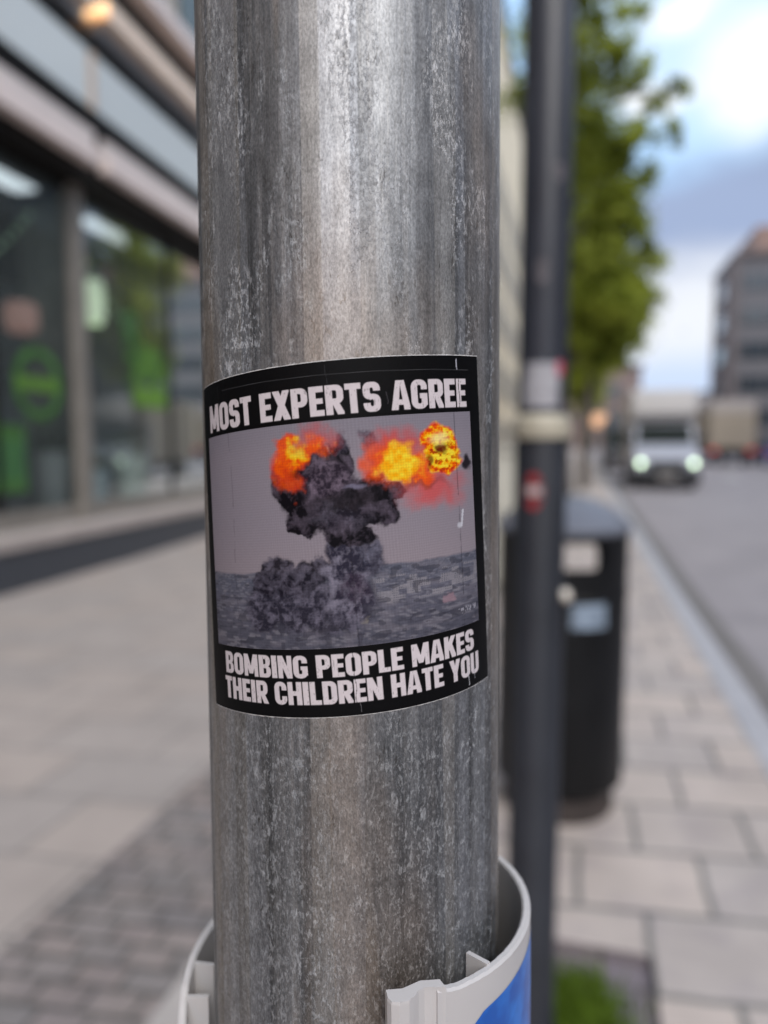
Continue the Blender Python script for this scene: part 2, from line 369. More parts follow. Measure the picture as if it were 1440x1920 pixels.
def make_pole():
    n = 192; hs = [0]+list(np.linspace(1.0, 1.8, 9))+[3.2]
    vs = []; fs = []; uvs = []
    for h in hs:
        for i in range(n): t = math.pi+2*math.pi*i/n; vs.append((PR*math.cos(t), PR*math.sin(t), h))
    for j in range(len(hs)-1):
        for i in range(n):
            k = (i+1) % n; fs.append((j*n+i, j*n+k, (j+1)*n+k, (j+1)*n+i))
            for a, b in ((i, j), (i+1, j), (i+1, j+1), (i, j+1)): uvs += [PR*2*math.pi*a/n, hs[b]]
    fs.append(tuple((len(hs)-1)*n+i for i in range(n))); uvs += [0, 0]*n
    me = bpy.data.meshes.new('sign_pole'); me.from_pydata(vs, [], fs); u = me.uv_layers.new(name='UVMap'); u.data.foreach_set('uv', uvs)
    o = mobj('sign_pole', me, pole_material(), None, True)
    o.matrix_world = POLE
    return tag(o, 'thick weathered galvanised steel pole in the foreground carrying the black sticker', 'pole')
make_pole()

# ------------------------------------------------------------------ sticker
SW, SH = 75.5, 73.0
_t = R_(4.4); SU = np.array([math.cos(_t), math.sin(_t)]); SV = np.array([-SU[1], SU[0]]); STR = np.array([32.5, 18.3])
SBL = STR-SW*SU-SH*SV
def s2cyl(u, v):        # sticker millimetres from its lower left corner -> pole coordinates
    q = SBL[:, None]+SU[:, None]*np.ravel(u)[None]+SV[:, None]*np.ravel(v)[None]
    return q[0]/1000/PR, q[1]/1000
def curved(name, u0, u1, v0, v1, nu, nv, off, mat, parent, cols=None, jag=None):
    U, V = np.meshgrid(np.linspace(u0, u1, nu), np.linspace(v0, v1, nv))
    if jag is not None: U, V = jag(U, V)
    th, h = s2cyl(U, V); r = PR+off
    co = np.stack([r*np.cos(th), r*np.sin(th), LB+h], 1).astype(np.float32)
    i = np.arange((nv-1)*(nu-1)); a = (i//(nu-1))*nu+i % (nu-1)
    F = np.stack([a, a+1, a+nu+1, a+nu], 1).ravel().astype(np.int32)
    me = bpy.data.meshes.new(name); me.vertices.add(len(co)); me.vertices.foreach_set('co', co.ravel())
    me.loops.add(len(F)); me.loops.foreach_set('vertex_index', F); me.polygons.add(len(i))
    me.polygons.foreach_set('loop_start', np.arange(0, len(F), 4, dtype=np.int32)); me.update(calc_edges=True)
    if cols is not None:
        at = me.color_attributes.new('print', 'FLOAT_COLOR', 'POINT')
        at.data.foreach_set('color', np.concatenate([cols.reshape(-1, 3), np.ones((len(co), 1))], 1).astype(np.float32).ravel())
    me.validate()
    return mobj(name, me, mat, parent, True)

def rectm(X, Y, x0, x1, y0, y1): return (X >= x0) & (X <= x1) & (Y >= y0) & (Y <= y1)
def rrect(X, Y, x0, x1, y0, y1, rl, rr):     # box with rounded left / right corners (elliptic)
    cx0, cx1 = x0+rl, x1-rr; m_ = rectm(X, Y, x0, x1, y0, y1); k = 1.0
    for (c, r, side) in ((cx0, rl, -1), (cx1, rr, 1)):
        if r <= 0: continue
        for cy, s in ((y0+r*k, -1), (y1-r*k, 1)):
            out = ((X-c)*side > 0) & ((Y-cy)*s > 0) & ((np.abs(X-c)/r)**2.3+(np.abs(Y-cy)/(r*k))**2.3 > 1)
            m_ &= ~out
    return m_
def polym(X, Y, P):
    ins = np.zeros(X.shape, bool); n = len(P)
    for i in range(n):
        (xa, ya), (xb, yb) = P[i], P[(i+1) % n]
        if ya == yb: continue
        c = ((Y > ya) != (Y > yb)) & (X < (xb-xa)*(Y-ya)/(yb-ya)+xa); ins ^= c
    return ins
WID = dict(M=.80, O=.62, S=.58, T=.54, E=.50, X=.64, P=.58, R=.61, A=.66, G=.62, B=.60, I=.25, N=.64, L=.49, K=.62, H=.64, C=.59, D=.61, Y=.62, U=.62)
WID[' '] = .26
def glyph(c, X, Y):
    w = WID[c]; t = .235; h = .195
    if c == 'I': return rectm(X, Y, 0, w, 0, 1)
    if c == 'L': return rectm(X, Y, 0, t, 0, 1) | rectm(X, Y, 0, w, 0, h)
    if c == 'T': return rectm(X, Y, 0, w, 1-h, 1) | rectm(X, Y, (w-t)/2, (w+t)/2, 0, 1)
    if c == 'E': return rectm(X, Y, 0, t, 0, 1) | rectm(X, Y, 0, w, 0, h) | rectm(X, Y, 0, w, 1-h, 1) | rectm(X, Y, 0, w*.92, .41, .59)
    if c == 'H': return rectm(X, Y, 0, t, 0, 1) | rectm(X, Y, w-t, w, 0, 1) | rectm(X, Y, 0, w, .40, .60)
    if c in 'OCG':
        o = rrect(X, Y, 0, w, 0, 1, .30, .30) & ~rrect(X, Y, t, w-t, h*.92, 1-h*.92, .075, .075)
        if c == 'C': o &= ~rectm(X, Y, w*.55, w+1, .37, .63)
        if c == 'G': o = (o & ~rectm(X, Y, w*.55, w+1, .52, .66)) | rectm(X, Y, w*.52, w, .36, .53) | rectm(X, Y, w-t, w, .12, .53)
        return o
    if c == 'D': return (rrect(X, Y, 0, w, 0, 1, 0, .30) & ~rrect(X, Y, t, w-t, h, 1-h, 0, .08))
    if c in 'PR':
        o = (rrect(X, Y, 0, w, .36, 1, 0, .27) & ~rrect(X, Y, t, w-t+.01, .36+.18, 1-.18, 0, .07)) | rectm(X, Y, 0, t, 0, 1)
        if c == 'R': o |= polym(X, Y, [(w*.34, .42), (w*.34+t, .42), (w+.03, 0), (w-t+.01, 0)])
        return o
    if c == 'B': return (rrect(X, Y, 0, w-.02, .47, 1, 0, .24) & ~rrect(X, Y, t, w-t-.01, .47+.12, 1-.17, 0, .06)) | (rrect(X, Y, 0, w, 0, .53, 0, .25) & ~rrect(X, Y, t, w-t+.01, .17, .53-.11, 0, .06))
    if c == 'U': return (rrect(X, Y, 0, w, 0, 1.6, .30, .30) & ~rrect(X, Y, t, w-t, h, 1.6, .07, .07)) & (Y <= 1)
    if c == 'M': return rectm(X, Y, 0, .21, 0, 1) | rectm(X, Y, w-.21, w, 0, 1) | polym(X, Y, [(0, 1), (.25, 1), (w/2+.10, .12), (w/2-.10, .12)]) | polym(X, Y, [(w, 1), (w-.25, 1), (w/2-.10, .12), (w/2+.10, .12)])
    if c == 'N': return rectm(X, Y, 0, .215, 0, 1) | rectm(X, Y, w-.215, w, 0, 1) | polym(X, Y, [(0, 1), (.235, 1), (w, 0), (w-.235, 0)])
    if c == 'A': return ((polym(X, Y, [(w/2-.15, 1), (w/2+.15, 1), (w+.02, 0), (w-.225, 0), (w/2, .86), (.225, 0), (-.02, 0)])) | (rectm(X, Y, .12, w-.12, .17, .35) & polym(X, Y, [(w/2, 1.1), (w, 0), (0, 0)])))
    if c == 'X': return polym(X, Y, [(-.01, 1), (.25, 1), (w+.01, 0), (w-.25, 0)]) | polym(X, Y, [(w+.01, 1), (w-.25, 1), (-.01, 0), (.25, 0)])
    if c == 'Y': return polym(X, Y, [(-.02, 1), (.235, 1), (w/2+.10, .36), (w/2-.11, .36)]) | polym(X, Y, [(w+.02, 1), (w-.235, 1), (w/2-.10, .36), (w/2+.11, .36)]) | rectm(X, Y, (w-t)/2, (w+t)/2, 0, .5)
    if c == 'K': return rectm(X, Y, 0, t, 0, 1) | polym(X, Y, [(w-.245, 1), (w+.01, 1), (t+.05, .34), (t-.12, .34), (t-.12, .52)]) | polym(X, Y, [(t-.02, .52), (t+.16, .70), (w+.03, 0), (w-.235, 0)])
    if c == 'S':
        up = rrect(X, Y, 0, w, .42, 1, .25, .25) & ~rrect(X, Y, t, w-t, .595, .82, .07, .07) & ~(rectm(X, Y, w*.5, w+1, .60, .70) | rectm(X, Y, w-.5*t-.1, w+1, .3, .66))
        dn = rrect(X, Y, 0, w, 0, .595, .25, .25) & ~rrect(X, Y, t, w-t, .18, .42, .07, .07) & ~(rectm(X, Y, -1, w*.5, .30, .40) | rectm(X, Y, -1, .5*t+.1, .34, .7))
        return up | dn
def textmask(s, U, V, u0, u1, v0, cap, tilt=0):
    gap = .055; tot = sum(WID[c] for c in s)+gap*(len(s)-1); sx = (u1-u0)/tot
    out = np.zeros(U.shape, bool); x = 0
    Yc = (V-v0-tilt*(U-u0))/cap
    for c in s:
        if c != ' ':
            Xc = (U-u0)/sx-x; sel = (Xc > -.06) & (Xc < WID[c]+.06) & (Yc > -.05) & (Yc < 1.05)
            out[sel] = glyph(c, Xc[sel], Yc[sel])
        x += WID[c]+gap
    return out
def caption(lines, u0, u1, v0, v1, step=.12, ss=4):
    nu = int((u1-u0)/step)+1; nv = int((v1-v0)/step)+1; acc = np.zeros((nv, nu))
    du = (u1-u0)/(nu-1); dv = (v1-v0)/(nv-1)
    for i in range(ss):
        for j in range(ss):
            U, V = np.meshgrid(np.linspace(u0, u1, nu)+du*((i+.5)/ss-.5)*1.3, np.linspace(v0, v1, nv)+dv*((j+.5)/ss-.5)*1.3)
            for l in lines: acc += textmask(l[0], U, V, *l[1:])
    acc /= ss*ss
    U, V = np.meshgrid(np.linspace(u0, u1, nu), np.linspace(v0, v1, nv))
    return nu, nv, acc, U, V

def vnoise(x, y, seed):
    xi = np.floor(x).astype(np.int64); yi = np.floor(y).astype(np.int64); fx = x-xi; fy = y-yi; fx = fx*fx*(3-2*fx); fy = fy*fy*(3-2*fy)
    T = np.random.RandomState(seed).rand(256, 256)
    g = lambda a, b: T[a % 256, b % 256]
    return (g(xi, yi)*(1-fx)+g(xi+1, yi)*fx)*(1-fy)+(g(xi, yi+1)*(1-fx)+g(xi+1, yi+1)*fx)*fy
def fbm(x, y, seed, o=5, g=.5):
    s = 0; a = 1; n = 0
    for i in range(o): s = s+a*vnoise(x*2**i+17.3*i, y*2**i+5.1*i, seed+i); n += a; a *= g
    return s/n
def sst(a, b, x): t = np.clip((x-a)/(b-a), 0, 1); return t*t*(3-2*t)
def lin(r, g, b): return np.array([(c/255)**2.2 for c in (r, g, b)])

XSQ = [0, .0518, .1264, .2221, .3347, .4584, .5863, .7108, .8248, .9225, 1]
def picture(nu, nv):
    # s, t in 0..1 (t up); drawn in photo-pixel-like units 480 x 395
    S, T = np.meshgrid(np.linspace(0, 1, nu), np.linspace(0, 1, nv)); X = np.interp(S, np.linspace(0, 1, 11), XSQ)*480; Y = (1-T)*395
    img = np.zeros((nv, nu, 3))
    def mixin(m, c): img[:] = img*(1-m[..., None])+c*m[..., None]
    n1 = fbm(X/26, Y/26, 1); n2 = fbm(X/9, Y/9, 7); wx = (fbm(X/20, Y/20, 21)-.5)*34; wy = (fbm(X/20, Y/20, 31)-.5)*34
    img[:] = lin(141, 134, 144); mixin(sst(150, 290, Y)*.6, lin(152, 140, 146)); mixin(sst(60, 0, Y)*.5, lin(128, 125, 136))
    def blob(cx, cy, rx, ry, soft=.25, w=1.0):
        d = np.hypot((X+wx*w-cx)/rx, (Y+wy*w-cy)/ry); return 1-sst(1-soft, 1+soft, d)
    # land: horizon runs level in print space, town texture of small roofs
    hz = 257+0*S+6*(n1-.5)
    land = sst(-2, 3, Y-hz); rows = vnoise(X/8, Y/3.2, 41)*.38+vnoise(X/3.2, Y/2.2, 43)*.32+vnoise(X/1.6, Y/1.4, 44)*.30
    base_ = lin(100, 100, 114)[None, None]*(.72+.6*rows[..., None]**1.5); base_ = base_*(1-.25*sst(300, 380, Y))[..., None]
    far = sst(60, 0, Y-hz)[..., None]; base_ = base_*(1-far*.55)+lin(92, 97, 112)*far*.55
    img[:] = img*(1-land[..., None])+base_*land[..., None]
    Yr = np.clip(Y-hz, 0, None); row = np.floor(3.0*Yr**.62); wdt = 3.5+Yr*.055; T_ = np.random.RandomState(77).rand(512, 128)
    cell = np.floor(X/wdt+T_[(row.astype(int)*7) % 512, 3]*9).astype(int); rv = T_[(cell*13+row.astype(int)*57) % 512, (row.astype(int)*5) % 128]
    mixin(land*(rv > .80)*.34, lin(156, 152, 160)); mixin(land*(rv < .18)*.30, lin(52, 50, 60)); mixin(land*sst(.5, .7, fbm(X/34, Y/12, 49, 4))*.45, lin(122, 118, 128))
    k = img.copy()
    for dx, dy in ((0, 1), (0, -1), (1, 0), (-1, 0)): k += np.roll(img, (dx, dy), (0, 1))
    img[:] = np.where(land[..., None] > 0, k/5, img)
    # pale apartment rows on the right
    ap = land*sst(270, 300, X)*sst(18, 22, Y-hz)*(1-sst(62, 72, Y-hz))*sst(.42, .5, vnoise(X/20, np.floor(Y/8), 47))
    mixin(ap*.5, lin(158, 154, 160)); win = ap*(np.sin(X*1.5+np.floor(Y/8)*2) > .2)*(np.sin(Y*.785*2) > -.1)*(vnoise(X/9, Y/9, 48) > .35); mixin(win*.5, lin(62, 60, 72))
    mixin(land*(vnoise(X/14, Y/8, 51) > .74)*.55, lin(60, 60, 70)); mixin(blob(427, 335, 12, 8)*.5, lin(176, 140, 150)); mixin(blob(268, 350, 10, 9)*.5, lin(170, 160, 140))
    # dust and smoke at the foot
    def smoke(m, c0, c1, sc_=13, seed=61):
        q = fbm(X/sc_+wx/30, Y/sc_+wy/30, seed, 5, .5); bil = 1-np.abs(2*fbm(X/(sc_*.8)-wy/25, Y/(sc_*.8)+wx/25, seed+9, 4, .5)-1)*2.2
        puff = np.clip((q-.5)*2.4+.45*bil+.12+.35*(fbm(X/3.5, Y/3.5, seed+15)-.5), 0, 1)
        c = c0*(1-puff[..., None])+c1*puff[..., None]; img[:] = img*(1-m[..., None])+c*m[..., None]
    low = np.maximum.reduce([blob(84, 322, 28, 44, .25, .7), blob(112, 305, 44, 40, .25), blob(165, 322, 85, 42, .35), blob(225, 325, 50, 50, .4)])
    smoke(low*.92, lin(40, 38, 50), lin(108, 104, 120), 12, 61)
    smoke(np.maximum.reduce([blob(112, 256, 30, 26, .12, .7), blob(88, 278, 22, 20, .15, .7), blob(165, 266, 34, 24, .15, .7), blob(190, 250, 20, 18, .2), blob(135, 285, 34, 20, .3)])*.95, lin(28, 26, 36), lin(92, 88, 102), 14, 66)
    col_ = np.maximum.reduce([blob(248, 228, 40, 40, .16, .7), blob(242, 266, 46, 36, .2), blob(242, 305, 44, 48, .45), blob(282, 240, 20, 30, .2)])
    smoke(col_, lin(48, 46, 60), lin(128, 124, 140), 15, 71)
    smoke(blob(288, 244, 20, 30, .4)*.7, lin(40, 40, 54), lin(98, 98, 114), 10, 76); smoke(blob(250, 296, 20, 26, .7)*.6, lin(48, 36, 50), lin(96, 80, 98), 9, 78)
    # dark mushroom cap
    cap = np.maximum.reduce([blob(235, 168, 62, 36, .1, .8), blob(168, 170, 30, 26, .08, .8), blob(300, 160, 44, 30, .1, .8), blob(200, 118, 70, 44, .12), blob(142, 108, 26, 46, .15, .7), blob(172, 112, 44, 46, .15, .7), blob(225, 140, 76, 46, .12, .6), blob(316, 162, 30, 30, .12, .6), blob(180, 160, 46, 32, .1, .6), blob(190, 78, 50, 40, .2), blob(246, 72, 22, 42, .15, .8), blob(290, 122, 34, 26, .15), blob(330, 132, 34, 14, .2), blob(250, 204, 46, 16, .12, .7)])
    smoke(cap, lin(20, 18, 24), lin(84, 76, 88), 17, 81)
    smoke(blob(215, 98, 42, 32, .5)*.9, lin(46, 38, 50), lin(120, 106, 122), 12, 86); smoke(blob(240, 165, 50, 22, .7)*.6, lin(44, 40, 52), lin(112, 106, 122), 12, 84)
    smoke(blob(260, 138, 60, 12, .5)*.75, lin(16, 14, 18), lin(50, 44, 50), 12, 87)
    smoke(np.maximum(blob(250, 36, 12, 16, .5), blob(297, 40, 15, 14, .5))*.8, lin(52, 48, 62), lin(100, 92, 106), 8, 88)
    mixin(blob(268, 118, 18, 4, .6, .4)*.6, lin(130, 126, 150)); mixin(blob(468, 92, 8, 15, .4, .6)*.95, lin(24, 18, 26))
    # fire
    def fire(m, heat):
        h = np.clip(heat, 0, 1)[..., None]
        c = np.where(h < .45, lin(206, 52, 34)*(1-h/.45)+lin(244, 92, 14)*(h/.45), np.where(h < .75, lin(244, 92, 14)*(1-(h-.45)/.3)+lin(252, 176, 16)*((h-.45)/.3), lin(252, 176, 16)*(1-(h-.75)/.25)+lin(253, 226, 60)*((h-.75)/.25)))
        img[:] = img*(1-m[..., None])+c*m[..., None]
    d1 = fbm(X/8, Y/8, 101); d2 = fbm(X/5, Y/5, 111)
    glow = blob(408, 134, 46, 28, .7); mixin(glow*.72, lin(214, 68, 64))
    m1 = np.maximum.reduce([blob(158, 52, 30, 26, .25), blob(136, 72, 20, 26, .5, .7), blob(150, 30, 20, 14, .4)]); fire(m1*.96, .55*blob(165, 42, 18, 22, .8)+.75*(d1-.12))
    mixin(blob(204, 30, 40, 22, .5)*.55, lin(196, 66, 66)); m2 = blob(204, 42, 22, 18, .55); fire(m2*.92, .1+.6*d1)
    m3 = blob(152, 104, 22, 19, .45); fire(m3*.78, .40*d1)
    mixin(blob(350, 56, 52, 28, .6)*.7, lin(204, 62, 58)); m4 = np.maximum(blob(336, 84, 46, 34, .5), blob(378, 96, 36, 28, .45)); fire(m4*.95, .35*blob(355, 84, 60, 34, .7)+.4*d1)
    m4b = np.maximum(blob(346, 90, 34, 25, .3), blob(356, 80, 24, 30, .35)); fire(m4b, .80+.55*(d1-.42)); fire(blob(298, 78, 16, 30, .6)*.6, .1+.4*d1)
    m5 = np.maximum.reduce([blob(426, 62, 31, 40, .12, .5), blob(414, 44, 25, 24, .2, .5), blob(430, 88, 28, 22, .15, .5)]); fire(m5, .42+.50*blob(428, 62, 26, 34, .9)+1.3*(d2-.5)+.8*(d1-.5))
    dkm = m5*sst(.44, .36, d2)*blob(420, 78, 26, 28, .8); mixin(dkm*.7, lin(130, 34, 10))
    mixin(m5*blob(426, 64, 10, 8, .4, .5)*.9, lin(92, 20, 20)); mixin(m5*blob(404, 84, 8, 10, .4, .5)*.8, lin(96, 24, 16)); mixin(m5*blob(424, 46, 14, 9, .8, .5)*.7, lin(255, 232, 160))
    smoke(blob(380, 122, 50, 6, .6)*.35, lin(30, 22, 26), lin(80, 50, 50), 8, 120)
    # halftone grain and faint signature-like scratches
    grain = 1+.10*np.sin((X+Y)*1.75)*np.sin((X-Y)*1.75)+.09*(np.random.RandomState(5).rand(nv, nu)-.5)
    img *= grain[..., None]
    mixin((np.abs(X-(40+2*np.sin(Y/60))) < .9)*.28*(fbm(X/3, Y/25, 131) > .45), lin(70, 66, 74)); mixin((np.abs(X-452) < 1.1)*.45*(fbm(X/3, Y/22, 133) > .40), lin(40, 38, 44)); mixin((np.abs(X-250) < .8)*.35*(Y > 120)*(fbm(X/3, Y/16, 137) > .47), lin(40, 38, 44))
    mixin((np.abs(X-(458+(Y-180)*-.12)) < 1.6)*(Y > 178)*(Y < 208)*.85, lin(205, 205, 215)); mixin(blob(452, 206, 4, 5, .5, .1)*.8, lin(205, 205, 215))
    # tiny watermark-like signature "1tag98" is unreadable in the photo: a row of small pale strokes
    sg = (X > 440) & (X < 474) & (np.abs(Y-366+(X-440)*.08) < 5) & (vnoise(X/1.9, Y/3.4, 141) > .55); mixin(sg*.55, lin(190, 188, 200))
    return np.clip(img*.80, 0, 1)

def make_sticker():
    root = empty('sticker'); root.matrix_world = POLE
    tag(root, 'black square sticker with explosion picture and white capitals, stuck on the galvanised pole', 'sticker')
    ink = bpy.data.materials.new('printed_vinyl'); ink.use_nodes = True; nt = ink.node_tree; N = nt.nodes; L = nt.links; b = N['Principled BSDF']
    at = N.new('ShaderNodeVertexColor'); at.layer_name = 'print'; L.new(at.outputs[0], b.inputs['Base Color'])
    b.inputs['Roughness'].default_value = .5; b.inputs['Specular IOR Level'].default_value = .1
    tc = N.new('ShaderNodeTexCoord'); nz = N.new('ShaderNodeTexNoise'); mp = N.new('ShaderNodeMapping'); mp.inputs['Scale'].default_value = (380, 380, 30)
    L.new(tc.outputs['Object'], mp.inputs[0]); L.new(mp.outputs[0], nz.inputs['Vector']); nz.inputs['Scale'].default_value = 1
    bp = N.new('ShaderNodeBump'); bp.inputs['Strength'].default_value = .25; bp.inputs['Distance'].default_value = .0002; L.new(nz.outputs['Fac'], bp.inputs['Height']); L.new(bp.outputs[0], b.inputs['Normal'])
    black = pbr('sticker_black', (.003, .003, .0035), .5, spec=.1)
    paper = pbr('sticker_paper', (.55, .54, .54), .6, var=.2, vscale=900)
    # white paper core showing as a fine cut edge, slightly ragged
    def jag(U, V):
        k = .22*(fbm(U*1.7+50, V*1.7+50, 201, 3)-.3); e = .35
        edge = (U < .01)*-1.0+(U > SW-.01)*1.0; edv = (V < .01)*-1.0+(V > SH-.01)*1.0
        return U+edge*(k*e+.10), V+edv*(k+.14)
    curved('paper_core', 0, SW, 0, SH, 240, 240, .00008, paper, root, jag=jag)
    curved('black_border', .0, SW, .0, SH, 160, 160, .00014, black, root)
    def wear(acc, U, V, img, creases):
        for (u, w, a, vlo, vhi, c) in creases:
            m_ = (np.abs(U-u-.15*np.sin(V*1.3)) < w)*((V > vlo) & (V < vhi))*a*(.4+.9*fbm(U*2, V*1.1, 211)); m_ = np.clip(m_, 0, 1)[..., None]; img[:] = img*(1-m_)+c*m_
    K = np.array([.003, .003, .0035]); Wc = lin(205, 196, 200)
    for nm, lines, v0, v1, cr in (
        ('headline', [('MOST EXPERTS AGREE', 5.0, 70.8, SH-10.9, 6.0)], 61.6, 72.4,
         [(68.6, .10, .95, 60, 70, K), (68.3, .16, .9, 70, 72.4, lin(170, 170, 180)), (10, .05, .35, 60, 72, lin(90, 90, 95)), (39, .05, .3, 66, 73, lin(80, 80, 85)), (51, .12, .7, 63.5, 66, lin(60, 58, 62))]),
        ('slogan', [('BOMBING PEOPLE MAKES', 6.8, 69.4, 8.35, 4.75), ('THEIR CHILDREN HATE YOU', 6.2, 71.0, 2.7, 4.85)], .5, 13.7,
         [(39.6, .09, .8, 0, 14, K), (67.0, .14, .85, .5, 4.2, lin(180, 180, 186)), (69.2, .10, .7, 1.5, 4.6, lin(150, 150, 158)), (40.2, .07, .5, .5, 2.6, lin(120, 118, 122)), (60.4, .08, .6, 3, 7, K)])):
        nu, nv, acc, U, V = caption(lines, 1.2, SW-1.2, v0, v1)
        halft = .93+.10*np.sin((U+V)*13)*np.sin((U-V)*13)+.10*(fbm(U*1.4, V*1.4, 221)-.5)
        scuff = sst(.70, .76, fbm(U*2.6, V*1.2, 231, 4, .6))
        a = np.clip(acc*(1-.35*scuff), 0, 1)[..., None]; img = K*(1-a)+(Wc*halft[..., None])*a
        if nm == 'headline':
            ln = np.clip(1-np.abs(V-(SH-2.7-.01*(U-40)))/.09, 0, 1)*(U > 12)*.10*(U < 72); img += ln[..., None]*lin(190, 190, 195)
        wear(acc, U, V, img, cr)
        curved(nm, 1.2, SW-1.2, v0, v1, nu, nv, .00019, ink, root, img)
    nu, nv = 430, 305
    curved('photo_print', 3.6, 71.8, 14.4, 61.1, nu, nv, .00021, ink, root, picture(nu, nv))
make_sticker()

# ------------------------------------------------------------------ white plastic collar with blue label
def make_collar():
    root = empty('plastic_collar'); root.matrix_world = POLE
    tag(root, 'open white plastic sign collar wrapped round the foot of the galvanised pole in view', 'collar')
    pvc = pbr('white_pvc', (.50, .485, .485), .33, var=.04, vscale=40)
    keys = [(24, -.1140), (30, -.115), (45, -.1155), (90, -.117), (112, -.118), (180, -.127), (250, -.136), (265, -.138), (275, -.1405), (285, -.146), (300, -.158)]
    ks = [k[0] for k in keys]; hv = [k[1] for k in keys]
    n = 260; ths = np.linspace(24, 300, n); zt = LB+np.interp(ths, ks, hv); zb = LB-.42
    m = MB(); vs = []
    bv = .0005
    for t, z in zip(ths, zt):
        saw = .00006*math.sin(t*3.3)+.00005*math.sin(t*7.1+1)+.00006*rnd.random()
        r1 = .0462 if t > 180 else .0450; ri = r1-.0021; a = R_(t); c, s = math.cos(a), math.sin(a)
        for r, h in ((ri, zb), (ri, z-bv+saw), (ri+bv, z+saw), (r1-bv, z+saw), (r1, z-bv+saw), (r1, zb)): vs.append((r*c, r*s, h))
    fs = []
    for i in range(n-1):
        for q in range(6): fs.append((i*6+q, (i+1)*6+q, (i+1)*6+(q+1) % 6, i*6+(q+1) % 6))
    fs += [tuple(range(6)), tuple((n-1)*6+q for q in range(6))[::-1]]
    m.add(vs, fs); m.build('shell', pvc, root, True)
    # hooked lip along the front edge: a bead, a groove and the end flange
    m = MB(); prof = []
    for t, r in ((14.5, .0452), (13, .0449), (11, .0441), (9, .0436), (7, .0441), (5.2, .0452), (3.6, .0460), (1.0, .0462), (-1.0, .0456), (-1.8, .0443)): prof.append((R_(t+12), r))
    for t, r in ((-1.8, .0420), (3, .0424), (9, .0414), (14.5, .0428)): prof.append((R_(t+12), r))
    top = LB-.1135; k = len(prof)
    P2 = [(r*math.cos(t), r*math.sin(t)) for t, r in prof]
    cen = (sum(p[0] for p in P2)/k, sum(p[1] for p in P2)/k)
    vs = [(x, y, LB-.42) for x, y in P2]+[(x, y, top-.0005) for x, y in P2]+[(x+(cen[0]-x)*.03, y+(cen[1]-y)*.03, top+.0001) for x, y in P2]
    fs = [(i, (i+1) % k, k+(i+1) % k, k+i) for i in range(k)]+[(k+i, k+(i+1) % k, 2*k+(i+1) % k, 2*k+i) for i in range(k)]+[tuple(2*k+i for i in range(k))]
    m.add(vs, fs); m.build('lip', pvc, root, False)
    for t, dz, r0, th in ((44, -.1150, .0434, .0011), (266, -.1390, .0446, .0011), (277, -.1420, .0446, .0011)):
        a = R_(t); m = MB(); z = LB+dz; d = Vector((math.cos(a), math.sin(a), 0)); nn = Vector((-d.y, d.x, 0))
        pts = []
        for r in (r0+.0001, r0-.0058):
            for s in (-1, 1):
                for zz in (LB-.42, z-(.0004 if r < r0 else 0)): pts.append((d*r+nn*s*th/2+Vector((0, 0, zz)))[:])
        m.add(pts, [(0, 1, 3, 2), (4, 6, 7, 5), (0, 4, 5, 1), (2, 3, 7, 6), (1, 5, 7, 3), (0, 2, 6, 4)]); m.build('rib', pvc, root)
    # blue printed label on the outside, upper edge cut on the slant
    vs = []; fs = []; k = 40
    for i in range(k):
        t = 24+(100-24)*i/(k-1); r = .0450+.0001; a = R_(t); zt_ = LB-.1216-.0016*max(0, (70-t)/30)-.004*max(0, (40-t)/10)
        vs += [(r*math.cos(a), r*math.sin(a), LB-.40), (r*math.cos(a), r*math.sin(a), zt_)]
    for i in range(k-1): fs.append((2*i, 2*i+2, 2*i+3, 2*i+1))
    m = MB(); m.add(vs, fs)
    bl = bpy.data.materials.new('blue_label'); bl.use_nodes = True; N = bl.node_tree.nodes; L = bl.node_tree.links; b = N['Principled BSDF']
    tc = N.new('ShaderNodeTexCoord'); nz = N.new('ShaderNodeTexNoise'); nz.inputs['Scale'].default_value = 120; L.new(tc.outputs['Object'], nz.inputs['Vector'])
    cr = N.new('ShaderNodeValToRGB'); cr.color_ramp.elements[0].position = .42; cr.color_ramp.elements[0].color = (.005, .09, .42, 1); cr.color_ramp.elements[1].position = .62; cr.color_ramp.elements[1].color = (.012, .17, .62, 1)
    L.new(nz.outputs['Fac'], cr.inputs[0]); L.new(cr.outputs[0], b.inputs['Base Color']); b.inputs['Roughness'].default_value = .35
    o = m.build('blue_label', bl, root, True)
make_collar()

# ------------------------------------------------------------------ dark post with stickers
def cyl_patch(name, c, R, a0, a1, z0, z1, mat, parent=None, ell=False, n=24):
    m = MB(); vs = []; fs = []
    if ell:
        vs = [(c[0]+R*math.cos((a0+a1)/2), c[1]+R*math.sin((a0+a1)/2), (z0+z1)/2)]
        for i in range(n):
            t = 2*math.pi*i/n; a = (a0+a1)/2+(a1-a0)/2*math.cos(t); vs.append((c[0]+R*math.cos(a), c[1]+R*math.sin(a), (z0+z1)/2+(z1-z0)/2*math.sin(t)))
        fs = [(0, 1+i, 1+(i+1) % n) for i in range(n)]
    else:
        for i in range(n+1):
            a = a0+(a1-a0)*i/n; vs += [(c[0]+R*math.cos(a), c[1]+R*math.sin(a), z) for z in (z0, z1)]
        fs = [(2*i, 2*i+2, 2*i+3, 2*i+1) for i in range(n)]
    m.add(vs, fs); return m.build(name, mat, parent, True)
dark_paint = pbr('anthracite_paint', (.028, .032, .044), .42, var=.25, vscale=9, stretch=(1, 1, .4), bump=.1, bscale=90)
PX, PY = -.087, 1.72
t = empty('dark_post', (PX, PY, 0), label='tall anthracite painted metal post just behind the galvanised pole', cat='post')
m = MB(); m.lathe([(.0555, 1.57), (.0555, 4.6), (.045, 4.62), (.0, 4.63)], n=64); m.build('shaft', dark_paint, t, True)
